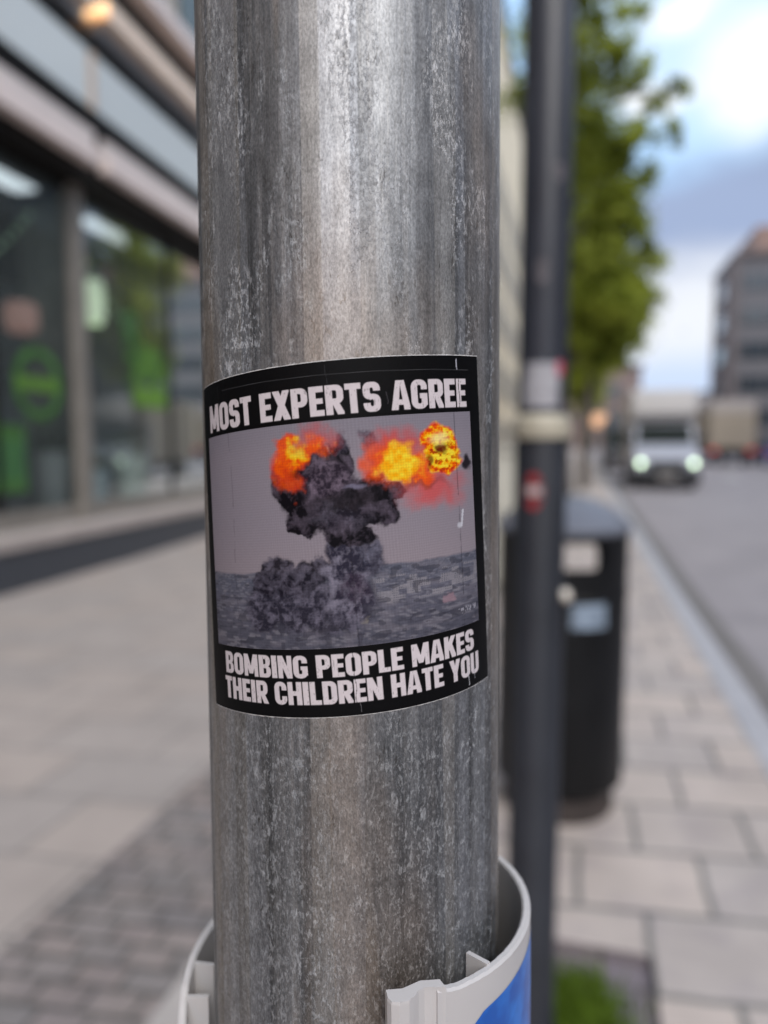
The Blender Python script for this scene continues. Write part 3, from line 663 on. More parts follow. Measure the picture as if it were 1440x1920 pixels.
m = MB(); m.lathe([(.066, -.035), (.066, .02), (.0605, .03), (.0605, 1.50), (.058, 1.512), (.0555, 1.513)], n=64); m.build('lower_sleeve', pbr('anthracite_sleeve', (.020, .023, .031), .5, var=.2, vscale=6, bump=.1), t, True)
m = MB(); m.lathe([(.0555, 1.513), (.066, 1.515), (.067, 1.53), (.067, 1.548), (.0655, 1.556), (.0555, 1.57)], n=64); m.build('clamp_band', pbr('cream_band', (.42, .39, .31), .45, var=.15, vscale=20), t, True)
m = MB(); m.lathe([(0, 0), (.016, 0), (.017, .012), (.012, .02), (0, .022)], n=20)
o = m.build('bolt_head', pbr('pale_metal', (.62, .58, .52), .4, metal=.3), t, True); o.location = (.0565, -.018, 1.145); o.rotation_euler = (0, R_(80), 0)
camdir = math.atan2(-PY, -PX)
o = cyl_patch('paper_notice', (PX, PY, 0), .0557, camdir-.78, camdir+.72, 1.585, 1.685, pbr('notice_paper', (.36, .36, .39), .6, var=.25, vscale=30)); tag(o, 'pale grey paper notice wrapped round the dark post above its cream band', 'notice')
o = cyl_patch('round_pink_sticker', (PX, PY, 0), .0559, camdir+.55, camdir+.95, 1.655, 1.69, pbr('pink_ink', (.5, .07, .12), .5, var=.2, vscale=60), ell=True); tag(o, 'small pink sticker overlapping the pale notice corner on the dark post', 'sticker')
o = empty('red_sticker', (PX, PY, 0), label='round red sticker with a white band low on the dark post beside the pole', cat='sticker')
cyl_patch('red_disc', (0, 0, 0), .0607, camdir-.62, camdir+.13, 1.350, 1.436, pbr('red_ink', (.30, .018, .022), .45, var=.2, vscale=60), o, ell=True)
cyl_patch('white_band', (0, 0, 0), .0609, camdir-.56, camdir+.06, 1.384, 1.406, pbr('red_sticker_white', (.55, .42, .42), .5, var=.5, vscale=220, stretch=(1, 1, .2)), o)
for (a, z, s, lab) in ((-.1, 1.86, .03, 'upper'), (.5, 2.08, .022, 'higher')):
    o = cyl_patch('glue_residue', (PX, PY, 0), .05575, camdir+a-.25, camdir+a+.3, z, z+s*1.8, pbr('glue_smear', (.11, .10, .11), .7, var=.5, vscale=70), ell=True)
    tag(o, 'faint greyish glue smear on the dark post, the %s of two above the notice' % ('lower' if lab == 'upper' else 'upper'), 'smear')

# ------------------------------------------------------------------ litter bin
def make_bin():
    c = (-.055, 3.0)
    t = empty('litter_bin', (c[0], c[1], 0), rz=math.atan2(-c[1], -c[0]), label='round black litter bin with grey domed hood on the pavement behind the dark post', cat='bin')
    blk = pbr('bin_black', (.004, .0045, .0055), .45, spec=.3, var=.3, vscale=5, bump=.08); Rb = .258
    m = MB(); m.lathe([(Rb-.03, .10), (Rb, .13), (Rb, .89), (Rb-.02, .90), (Rb-.02, .6), (0, .6)], n=64); m.build('body', blk, t, True)
    m = MB(); m.lathe([(0, 0), (Rb-.035, 0), (Rb-.03, .02), (Rb-.045, .10), (0, .10)], n=48); m.build('foot', pbr('bin_foot', (.045, .036, .034), .7, var=.3), t, True)
    # head: two openings, towards the camera and away, with rounded corners
    m = MB(); half = math.asin(.158/Rb); n = 96; z0, z1 = .895, 1.165; vs = []; fs = []
    def cutz(a):
        front = math.cos(a) > 0
        a = (a+math.pi/2) % math.pi-math.pi/2
        d = abs(a)
        lo, hi = (1.025, 1.128) if front else (.91, 1.10)
        if d >= half: return None
        rr = .16
        e = (half-d)/rr if half-d < rr else 1
        q = (hi-lo)/2*math.sqrt(max(0, 1-(1-e)**2)) if e < 1 else (hi-lo)/2
        return (lo+hi)/2-q, (lo+hi)/2+q
    N_ = 192
    for r in (Rb, Rb-.02):
        for i in range(N_):
            a = 2*math.pi*i/N_; b = 2*math.pi*(i+1)/N_
            ca, cb = cutz(a), cutz(b)
            def pp(an, z): return (r*math.cos(an), r*math.sin(an), z)
            if ca is None or cb is None:
                m.add([pp(a, z0), pp(b, z0), pp(b, z1), pp(a, z1)], [(0, 1, 2, 3)])
            else:
                m.add([pp(a, z0), pp(b, z0), pp(b, cb[0]), pp(a, ca[0])], [(0, 1, 2, 3)]); m.add([pp(a, ca[1]), pp(b, cb[1]), pp(b, z1), pp(a, z1)], [(0, 1, 2, 3)])
    m.build('head', blk, t, True, fix=False)
    m = MB(); m.lathe([(Rb+.012, 1.155), (Rb+.014, 1.175), (Rb-.01, 1.20), (Rb-.06, 1.245), (Rb-.13, 1.278), (.06, 1.295), (0, 1.298)], n=64); m.build('dome', pbr('bin_dome', (.13, .14, .17), .38, metal=.2, var=.12, vscale=6), t, True)
    m = MB(); m.lathe([(Rb+.001, .895), (Rb+.004, .90), (Rb+.004, .918), (Rb+.001, .922)], n=64); m.build('rim_band', blk, t, True)
    o = cyl_patch('bin_sticker', (0, 0, 0), Rb+.0015, R_(8), R_(40), .80, .90, pbr('sticker_blue', (.22, .28, .36), .6, var=.5, vscale=18), t, n=20)
    o['label'] = 'pale blue sticker on the side of the bin'
make_bin()

# pale cabinet
t = empty('utility_cabinet', (-.86, 7.2, 0), label='pale grey street utility cabinet half hidden between the two posts', cat='cabinet')
cabm = pbr('cabinet_paint', (.50, .49, .43), .5, var=.1, vscale=3)
box('housing', (-.33, .25, -.17, .17, .12, 1.42), cabm, t, bev=.015); box('plinth', (-.31, .23, -.15, .15, 0, .12), pbr('concrete', (.3, .29, .27), .85, var=.15), t)
box('lid', (-.36, .28, -.2, .2, 1.42, 1.47), cabm, t, bev=.012); box('door', (-.29, .21, -.18, -.171, .2, 1.35), cabm, t); box('door_handle', (.14, .17, -.2, -.18, .72, .86), pbr('handle_dark', (.05, .05, .05), .4), t)

# ------------------------------------------------------------------ shop building on the left
def make_shop():
    t = empty('shop_building', (-5.1, 0, 0), rz=math.atan(.07), label='glass fronted shop building with dark plinth and pale fascia bands left of the pole', cat='building')
    S0, S1 = -8.2, 19
    pink = pbr('fascia_stone', (.78, .67, .63), .45, var=.06, vscale=2); pinkd = pbr('fascia_stone_dull', (.66, .59, .56), .5, var=.06)
    dk = pbr('dark_metal_frame', (.012, .011, .011), .6, spec=.2, var=.15); taupe = pbr('taupe_metal', (.24, .22, .195), .5, metal=.1, var=.1)
    gran = pbr('dark_granite', (.048, .055, .068), .35, var=.2, vscale=12); sill = pbr('sill_stone', (.42, .37, .345), .5, var=.12)
    box('plinth', (-.9, 0, S0, S1, -.2, .43), gran, t); box('sill', (-.9, .03, S0, S1, .43, .56), sill, t, bev=.008)
    box('bottom_rail', (-.50, -.42, S0, S1, .561, .76), taupe, t)
    glass = glassy('shop_glass', (.86, .92, .92), .13, .03, .09, (.40, .46, .46))
    cols = [-8.0, -4.0, 0.0, 3.8, 7.62, 11.7, 15.2, 18.5]
    for s in cols: box('column', (-.52, -.34, s, s+.22, .56, 4.66), taupe, t, bev=.01)
    for a, b in zip(cols[:-1], cols[1:]):
        w = MB(); w.add([(-.45, a+.22, .76), (-.45, b, .76), (-.45, b, 4.66), (-.45, a+.22, 4.66)], [(0, 1, 2, 3)]); f = w.build('shop_window', glass, t)
        w = MB(); w.box(-.48, -.42, a+2.45, a+2.53, .761, 4.60); w.box(-.48, -.42, a+.22, b, 4.60, 4.66); w.build('mullion', dk, f)
    # canopy: lip, recess, gaps at the bay joints
    for a, b in zip(cols[:-1], cols[1:]):
        box('fascia', (-.12, .05, a+.22, b+.02, 4.800, 4.980), pink, t, bev=.006); box('fascia_upper', (-.12, -.02, a+.22, b+.02, 4.980, 5.200), pinkd, t)
    box('window_head', (-.55, -.13, S0, S1, 4.661, 5.190), dk, t)
    box('soffit', (-.85, -.05, S0, S1, 5.200, 5.460), dk, t); box('edge_trim', (-.10, .0, S0, S1, 5.380, 5.440), dk, t)
    pale = glassy('pale_glass', (.8, .9, .9), .5, .15, .7, (.88, .94, .94))  # frosted glass; its pale diffuse also stands in for reflected sky
    for a, b in zip(cols[:-1], cols[1:]):
        box('glass_parapet', (-.16, -.14, a+.2, b+.12, 5.465, 6.200), pale, t)
        box('parapet_post', (-.20, -.08, b+.13, b+.19, 5.465, 6.180), pbr('warm_post', (.55, .45, .38), .5), t, bev=.008)
    box('recess_wall', (-1.7, -1.6, S0, S1, 5.180, 7.280), pbr('green_black', (.015, .02, .017), .5, var=.3), t)
    box('dark_rail', (-.9, -.3, S0, S1, 6.200, 6.500), pbr('green_rail', (.016, .021, .019), .5, spec=.3), t)
    for a, b in zip(cols[:-1], cols[1:]):
        box('upper_ledge', (-.9, -.14, a+.36, b+.1, 6.510, 6.640), pbr('pale_blue_reflection', (.36, .39, .44), .35, metal=.4), t, bev=.006)  # ledge colour is a painted whitish blue reflection
        box('upper_fascia', (-.9, .02, a+.36, b+.1, 6.640, 6.880), pbr('peach_stone', (.85, .68, .54), .45, var=.08), t, bev=.006)
        box('lamp', (-.30, .045, a+.26, a+.33, 6.680, 6.800), pbr('warm_lamp', (.8, .6, .4), .5, emit=(1, .62, .3), es=1.1), t, bev=.02)
    box('shadow_gap', (-.9, -.2, S0, S1, 6.880, 7.380), dk, t); box('cornice', (-.9, .06, S0, S1, 7.380, 7.600), pink, t, bev=.008)
    upw = pbr('upper_wall', (.38, .34, .29), .6, var=.1); box('upper_wall', (-9, -.6, S0, S1, 7.60, 19), upw, t)
    ug = pbr('upper_glass', (.05, .075, .06), .08, spec=.8)
    for k in range(3):
        for i in range(10):
            z = 8.0+3.6*k; s = S0+1+2.6*i
            w = MB(); w.box(-.64, -.56, s, s+2.1, z, z+2.6); f = w.build('upper_window', ug, t)
            w = MB(); w.box(-.55, -.53, s+1.2, s+1.26, z, z+2.6); w.build('glazing_bar', dk, f)
    # interior
    inw = pbr('interior_wall', (.26, .29, .30), .8, var=.4, vscale=.8)
    box('interior_wall', (-5.2, -5.0, S0, S1, .4, 4.7), inw, t); box('interior_floor', (-5, -.9, S0, S1, .3, .55), pbr('interior_floor', (.16, .15, .145), .6, var=.1), t); box('interior_ceiling', (-5, -.56, S0, S1, 4.68, 4.72), pbr('interior_ceiling', (.06, .065, .07), .8), t)
    box('partition', (-1.5, -.62, 8.15, 8.25, .55, 4.68), pbr('partition_green', (.27, .29, .25), .7, var=.2), t)
    for i, s in enumerate((1.5, 5.2, 8.9, 12.6)):  # glowing panels added under the ceiling to brighten the dim interior
        box('added_glow_panel', (-1.25, -.95, s, s+2.6, 4.645, 4.675), pbr('interior_fill_glow', (.8, .8, .8), .5, emit=(.85, .93, 1), es=.7), t)
    box('end_wall', (-9, -.56, S1, S1+.25, -.2, 19), upw, t); box('rear_wall', (-9.2, -9, S0, S1, -.2, 7.5), upw, t)
    # green window graphics stuck on the glass
    green = pbr('green_vinyl', (.055, .16, .035), .55, var=.35, vscale=5); lime = pbr('lime_vinyl', (.13, .28, .035), .55, var=.25, vscale=6); XG = -.440
    def disc(name, s, z, r0, r1, mat, n=40, sy=1, jag=0, x=XG):
        m = MB(); vs = []; fs = []
        for i in range(n):
            a = 2*math.pi*i/n; k = 1+jag*(mnoise.noise(Vector((math.cos(a)*1.6+s, math.sin(a)*1.6, z)))) if jag else 1
            for r in (r0, r1*k): vs += [(x, s+r*math.cos(a), z+sy*r*math.sin(a)), (x+.003, s+r*math.cos(a), z+sy*r*math.sin(a))]
        for i in range(n):
            j = (i+1) % n; q = 4*i; p = 4*j
            fs += [(q+1, p+1, p+3, q+3), (q, q+2, p+2, p), (q+2, q+3, p+3, p+2), (q, p, p+1, q+1)]
        m.add(vs, fs); return m.build(name, mat, t)
    disc('ring_decal', 7.0, 2.20, .31, .42, green); b1 = box('decal_band', (XG, XG+.004, 6.63, 7.33, 2.12, 2.27), lime, t)
    m = MB()
    for i in range(9): m.box(XG+.004, XG+.006, 6.70+i*.065, 6.72+i*.065, 2.15, 2.24)
    m.build('band_marks', pbr('decal_dark_green', (.03, .10, .02), .6), b1)
    disc('ring_decal', 9.0, 3.18, .09, .22, green, jag=.25); disc('ring_decal', 9.1, 2.86, .22, .27, green)
    m = MB(); m2 = MB()
    for i in range(110):      # a spray of cut-out leaves
        s_ = rnd.gauss(9.45, .27); z_ = rnd.uniform(2.35, 2.95); a = rnd.random()*3.14; l_ = rnd.uniform(.05, .12); w_ = l_*.4
        if s_ < 8.8+(z_-2.35)*.3: continue
        pts = [(l_*math.cos(q)*math.cos(a)-w_*math.sin(q)*math.sin(a), l_*math.cos(q)*math.sin(a)+w_*math.sin(q)*math.cos(a)) for q in [k*math.pi/4 for k in range(8)]]
        xx = XG+.004+i*.00012; m.add([(xx, s_+p, z_+q) for p, q in pts], [tuple(range(8))], i % 2)
    m.tube([(XG+.002, 8.95, 2.34), (XG+.002, 9.5, 2.6), (XG+.002, 9.9, 2.95)], .0018, 5); m.build('leaf_decal', [green, lime], t)
    box('bowl_decal', (XG+.012, XG+.015, 9.0, 9.95, 2.05, 2.35), lime, t); disc('ring_decal', 6.12, 1.85, .06, .2, lime)
    bx = box('box_decal', (XG, XG+.004, 5.3, 6.72, .98, 1.72), green, t); m = MB()
    for i in range(16): m.box(XG+.004, XG+.006, 5.36+i*.085, 5.395+i*.085, 1.12, 1.55)
    m.build('box_stripes', pbr('decal_teal', (.03, .11, .06), .6), bx)
make_shop()
# things behind the glass (top level, world space)
_c, _s = math.cos(math.atan(.07)), math.sin(math.atan(.07))
def sw(x, s, z=0): return (-5.1+x*_c-s*_s, x*_s+s*_c, z)
def planter(x, s, r0, r1, h, lab, mat):
    t = empty('planter', sw(x, s, .55), label=lab, cat='planter', group='planters behind the shop glass')
    m = MB(); m.lathe([(0, 0), (r0, 0), (r1, h), (r1-.02, h), (r1-.03, h-.06), (0, h-.06)], n=32); m.build('pot', mat, t, True)
    m = MB()
    for i in range(240):
        a = rnd.random()*6.28; r = r1*1.1*math.sqrt(rnd.random()); p = Vector((r*math.cos(a), r*math.sin(a), h+rnd.random()*.28)); d = Vector((rnd.gauss(0, 1), rnd.gauss(0, 1), rnd.gauss(0, 1))).normalized()*.035; e = d.orthogonal().normalized()*.025
        m.add([p-d, p+e, p+d, p-e], [(0, 1, 2, 3)])
    m.build('foliage', pbr('pot_plant', (.07, .09, .05), .7, var=.4), t, fix=False)
potw = pbr('pot_white', (.46, .48, .46), .6, var=.06); potg = pbr('pot_pale_green', (.40, .46, .42), .6, var=.06)
planter(-.85, 7.7, .15, .22, .86, 'tall tapered pale pot left of the taupe window column', potw)
planter(-.85, 9.6, .20, .27, .80, 'wide pale pot under the green leaf graphics behind glass', potg)
planter(-.9, 10.7, .18, .24, .74, 'pale pot behind glass nearest the galvanised pole', potg)
planter(-1.1, 8.95, .18, .2, .60, 'low bluish pot standing just right of the window column', pbr('pot_blue', (.33, .40, .42), .6, var=.08))
def lantern(x, s, z, r, h, lab, col, es):
    t = empty('hanging_lamp', sw(x, s, z), label=lab, cat='lamp', group='lamps hanging inside the shop')
    m = MB(); m.lathe([(r*.75, 0), (r, h*.15), (r, h*.85), (r*.75, h)], n=28); m.build('lamp_shade', pbr('shade_'+str(s), col, .7, emit=col, es=es), t, True)
    m = MB(); m.tube([(0, 0, h*.6), (0, 0, 4.68-z)], .006); m.build('cord', pbr('cord_black', (.02, .02, .02), .5), t)
lantern(-1.1, 9.15, 3.25, .15, .62, 'tall pale greenish lamp shade right of the window column', (.62, .72, .52), .55)
lantern(-1.2, 9.0, 4.0, .09, .18, 'small beige lamp hanging above the tall greenish shade', (.6, .5, .38), .35)
lantern(-1.1, 7.6, 2.9, .2, .35, 'dull pinkish lamp shade low behind the left window', (.42, .24, .2), .25)
for k, (p, q, lab) in enumerate((((5.6, 3.0), (7.3, 4.2), 'string of tiny greenish bulbs rising across the left window'), ((8.1, 4.25), (9.6, 3.2), 'string of tiny greenish bulbs dropping across the window right of the column'))):
    t = empty('string_lights', (0, 0, 0), label=lab, cat='string lights', group='string lights in the shop windows'); pts = []
    for i in range(15):
        f = i/14; s = p[0]+(q[0]-p[0])*f; z = p[1]+(q[1]-p[1])*f-.18*math.sin(math.pi*f); pts.append(sw(-.7, s, z))
    m = MB(); m.tube(pts, .004, n=5); m.build('wire', pbr('wire_dark', (.03, .04, .03), .6), t)
    for pnt in pts:
        m = MB(); m.lathe([(0, -.04), (.02, -.03), (.024, -.015), (.012, 0), (0, .002)], c=pnt, n=10); m.build('bulb', pbr('green_bulb', (.35, .5, .35), .4, emit=(.5, .8, .5), es=.25), t, True)

# ------------------------------------------------------------------ other buildings
wglass = pbr('window_glass', (.035, .045, .055), .12, spec=.7, var=.3, vscale=.5)
wframe = pbr('window_frame', (.30, .29, .27), .5)
def building(name, label, x0, x1, y0, y1, h, mat, faces, fl=3.3, bay=3.0, ww=1.5, wh=1.8, z00=1.0, roofm=None, cap=96, zbase=-.3):
    t = empty(name, ((x0+x1)/2, (y0+y1)/2, 0), label=label, cat='building'); cx, cy = (x0+x1)/2, (y0+y1)/2
    X0, X1, Y0, Y1 = x0-cx, x1-cx, y0-cy, y1-cy
    box('wall', (X0, X1, Y0, Y1, zbase, h), mat, t); box('roof', (X0-.25, X1+.25, Y0-.25, Y1+.25, h, h+.5), roofm or pbr('roof_dark', (.1, .095, .09), .7), t)
    cnt = 0; nf = int((h-z00)//fl)
    for k in range(nf):
        for fc in faces:
            a, b = (Y0, Y1) if fc in '+-' else (X0, X1); n = int((b-a-1)//bay); st = a+((b-a)-n*bay)/2
            for i in range(n):
                if cnt >= cap: break
                cnt += 1; u = st+i*bay+(bay-ww)/2; z = z00+k*fl
                w = MB(); f = MB(); e = .05
                def bb(M_, u0, u1, z0, z1, d0, d1):
                    if fc == '+': M_.box(X1+d0, X1+d1, u0, u1, z0, z1)
                    elif fc == '-': M_.box(X0-d1, X0-d0, u0, u1, z0, z1)
                    else: M_.box(u0, u1, Y0-d1, Y0-d0, z0, z1)
                bb(w, u, u+ww, z, z+wh, -.02, .03); o = w.build('window', wglass, t)
                bb(f, u-e*2, u, z-.1, z+wh+.1, -.01, .08); bb(f, u+ww, u+ww+e*2, z-.1, z+wh+.1, -.01, .08); bb(f, u, u+ww, z-.1, z, -.01, .12); bb(f, u, u+ww, z+wh, z+wh+.1, -.01, .08)
                bb(f, u+ww/2-.03, u+ww/2+.03, z, z+wh, .03, .05); f.build('frame', wframe, o)
    return t
cream = pbr('cream_render', (.70, .60, .44), .8, var=.06, vscale=.3); brown = pbr('brown_stone', (.24, .195, .18), .8, var=.1, vscale=.3)
building('apartment_block', 'cream rendered block seen in the narrow gap between the two poles', -16, -4.6, 24, 75, 24, cream, '+', fl=3.4, bay=2.6, ww=1.2)
tb = building('stone_house', 'brownish stone house far down the street behind the trees', -16, -4.8, 77, 99, 13.5, brown, '+', bay=3.2)
building('street_end_block', 'long low grey brown block closing the far end of the street', -12, 42, 168, 182, 12.5, pbr('far_stone', (.27, .25, .26), .8, var=.1, vscale=.1), 's', bay=4, ww=2, cap=90)
building('far_corner_house', 'pinkish corner house beyond the stone house at street end', -14, 7.6, 100, 118, 11.6, pbr('pinkish_render', (.24, .18, .165), .8, var=.08, vscale=.3), '+s', bay=3)
# lit shop front low on the stone house
o = box('lit_shop_sign', (.7, 3.3, 99.72, 99.9, 2.9, 4.5), pbr('amber_sign', (.7, .4, .2), .5, emit=(1, .58, .38), es=.42)); tag(o, 'amber lit shop sign on the far corner house at the street end', 'sign')
o.location.z = zg(100)
# right side tower with ribbon windows
def tower():
    t = empty('office_tower', (10.7, 72, 0), label='tall grey brown office block with ribbon windows right of the sky', cat='building')
    w = pbr('tower_stone', (.135, .11, .108), .8, var=.08, vscale=.2); w2 = pbr('tower_spandrel', (.12, .115, .125), .7, var=.1)
    box('end_wall', (2.4, 2.8, 0, 10, -.3, 18.4), w, t); box('main_wall', (2.8, 26, .3, 10, -.3, 18.4), w2, t); box('penthouse', (4.3, 20, 1, 9, 18.4, 21.2), pbr('tower_top', (.26, .17, .14), .8, var=.1), t)
    box('parapet', (2.3, 26, -.1, 10.2, 18.4, 18.8), w, t)
    for k in range(5):
        z = 3.2+3.05*k; g = box('ribbon_window', (3.2, 26, .22, .34, z, z+1.5), wglass, t); 
        for i in range(8): box('window_post', (3.6+i*1.6, 3.7+i*1.6, .12, .22, z, z+1.5), w, g)
        g = box('side_window', (2.31, 2.41, 3, 6, z, z+1.5), wglass, t)
    box('ground_floor', (2.6, 26, .15, .3, .2, 2.4), pbr('tower_shop', (.08, .075, .08), .4), t)
tower()
# buildings opposite and behind (seen in the pole's and the windows' reflections)
building('opposite_block', 'dark grey block across the road opposite the shop, outside the picture edge', 17.5, 30, -45, 52, 15, pbr('opposite_stone', (.20, .20, .215), .8, var=.1, vscale=.3), '-', bay=3.4, ww=1.8, cap=96)
building('added_brick_block', 'unseen orange brick block added behind the photographer to warm the pole reflection', -22, 2, -76, -66, 24, pbr('orange_brick', (.46, .22, .11), .8, var=.15, vscale=.5), '', cap=0)  # out of view, added for a warm reflection on the pole
building('added_rear_house', 'unseen terracotta house behind the photographer, added to reflect orange in the pole', -18, -4.8, -62, -9, 15, pbr('rear_terracotta', (.68, .27, .09), .8, var=.1, vscale=.4), '+', cap=24)  # out of view, coloured and placed to reflect orange in the pole

# ------------------------------------------------------------------ trees
def leaf_mat():
    m = bpy.data.materials.new('leaves'); m.use_nodes = True; N = m.node_tree.nodes; L = m.node_tree.links; b = N['Principled BSDF']
    tc = N.new('ShaderNodeTexCoord'); nz = N.new('ShaderNodeTexNoise'); nz.inputs['Scale'].default_value = 1.6; nz.inputs['Detail'].default_value = 5; L.new(tc.outputs['Object'], nz.inputs['Vector'])
    cr = N.new('ShaderNodeValToRGB'); e = cr.color_ramp.elements; e[0].position = .38; e[0].color = (.15, .19, .025, 1); e[1].position = .62; e[1].color = (.48, .54, .09, 1)
    L.new(nz.outputs['Fac'], cr.inputs[0]); L.new(cr.outputs[0], b.inputs['Base Color']); b.inputs['Roughness'].default_value = .55; b.inputs['Specular IOR Level'].default_value = .3
    tr = N.new('ShaderNodeBsdfTranslucent'); L.new(cr.outputs[0], tr.inputs[0]); mx = N.new('ShaderNodeMixShader'); mx.inputs[0].default_value = .6
    out = [n for n in N if n.type == 'OUTPUT_MATERIAL'][0]; L.new(b.outputs[0], mx.inputs[1]); L.new(tr.outputs[0], mx.inputs[2]); L.new(mx.outputs[0], out.inputs[0])
    return m
LEAF = leaf_mat(); BARK = pbr('bark', (.10, .085, .07), .9, var=.3, vscale=12, stretch=(1, 1, .2), bump=.5, bscale=40)
def make_tree(loc, blobs, label, seed, lsize=.05, trunk_h=3.0, dens=1.0):
    r = random.Random(seed); t = empty('street_tree', loc, label=label, cat='tree', group='street trees along the pavement')
    m = MB(); top = max(b[2] for b in blobs); pts = []; rad = []
    for i in range(12):
        f = i/11; pts.append((.12*math.sin(f*5+seed), .1*math.sin(f*4), f*top)); rad.append(.13*(1-f)+.02)
    m.tube(pts, rad, 10); m.build('trunk', BARK, t, True)
    m = MB()
    for (x, y, z, R, d) in blobs:
        z0 = max(trunk_h*.8, z-R*1.1); f = z0/top; p0 = Vector((.12*math.sin(f*5+seed), .1*math.sin(f*4), z0)); p1 = Vector((x, y, z)); mid = (p0+p1)/2+Vector((0, 0, .15))
        m.tube([p0, mid, p1], [.045, .03, .012], 6)
    m.build('branches', BARK, t, True)
    V = []; 
    for (x, y, z, R, d) in blobs:
        n = int(2300*d*dens*R*R+120); nc = max(6, int(26*R*R)); cl = []
        for _ in range(nc):
            v = Vector((r.gauss(0, 1), r.gauss(0, 1), r.gauss(0, 1))).normalized()*R*r.random()**.45; cl.append((v, R*(.18+.22*r.random())))
        for _ in range(n):
            c, cr_ = r.choice(cl); p = Vector((x, y, z))+c+Vector((r.gauss(0, 1), r.gauss(0, 1), r.gauss(0, 1)))*cr_*.6
            a = Vector((r.gauss(0, 1), r.gauss(0, 1), r.gauss(0, .6))).normalized(); q = a.cross(Vector((r.gauss(0, 1), r.gauss(0, 1), r.gauss(0, 1)))).normalized(); s = lsize*(.7+.6*r.random())
            V += [(p-a*s)[:], (p+q*s*.55)[:], (p+a*s)[:], (p-q*s*.55)[:]]
    me = bpy.data.meshes.new('crown'); me.from_pydata(V, [], [(4*i, 4*i+1, 4*i+2, 4*i+3) for i in range(len(V)//4)]); mobj('crown', me, LEAF, t)
    return t
B1 = [(.75, .1, 4.0, .75, 2.2), (.9, 0, 3.5, .45, 2.0), (.1, 0, 6.3, .6, 1.2), (.75, 0, 5.7, .55, 1.3), (.35, .2, 7.0, .6, 1.1), (.3, 0, 8.0, .6, 1.0), (-.4, 0, 8.5, .7, .9), (.9, 0, 7.3, .35, .9), (.45, 0, 3.55, .85, 2.6), (.15, .2, 3.5, .6, 2.2), (.72, 0, 3.15, .5, 2.0), (.4, .1, 3.1, .45, 2.0), (.4, 0, 4.5, .8, 2.2), (1.1, .1, 4.5, .4, 1.0), (.85, -.2, 5.2, .5, 1.2), (.2, 0, 5.6, .75, 1.3), (-.6, 0, 7.0, .6, 1.0),
      (.55, .1, 6.3, .6, 1.2), (1.15, 0, 6.45, .38, .8), (1.5, 0, 6.15, .2, .8), (1.5, 0, 6.75, .18, .7), (.1, 0, 7.1, .7, .9), (.7, 0, 7.6, .45, .8), (-.6, 0, 7.6, .7, .8), (.9, 0, 8.6, .4, .8), (.1, 0, 8.5, .6, .8), (-.3, 0, 9.6, .9, .8), (.6, 0, 10.2, .6, .8)]
make_tree((-.22, 12, zg(12)), B1, 'nearest street tree with a dense lower crown right of the dark post', 3)
B2 = [(0, 0, 4.2, 1.0, 1.6), (.9, 0, 4.5, .8, 1.6), (-.5, .2, 4.5, .9, 1.6), (.2, 0, 5.4, 1.3, 1.5), (-.4, 0, 7, 1.2, 1.3), (.6, 0, 7.8, .9, 1.2), (0, 0, 9.2, .9, 1.0)]
tr2 = make_tree((.25, 22, zg(22)), B2, 'second street tree, its yellow green leaves showing below the nearest crown', 5, .07)
for i, y in enumerate((33, 45, 58)):
    c = copy_tree(tr2); c.location = (.2+.1*i, y, zg(y)); c.rotation_euler.z = 1.3*(i+1)
    c['label'] = ('third street tree, hidden mostly behind the nearer crowns', 'fourth street tree, small and far along the kerb', 'farthest street tree before the brown corner house')[i]
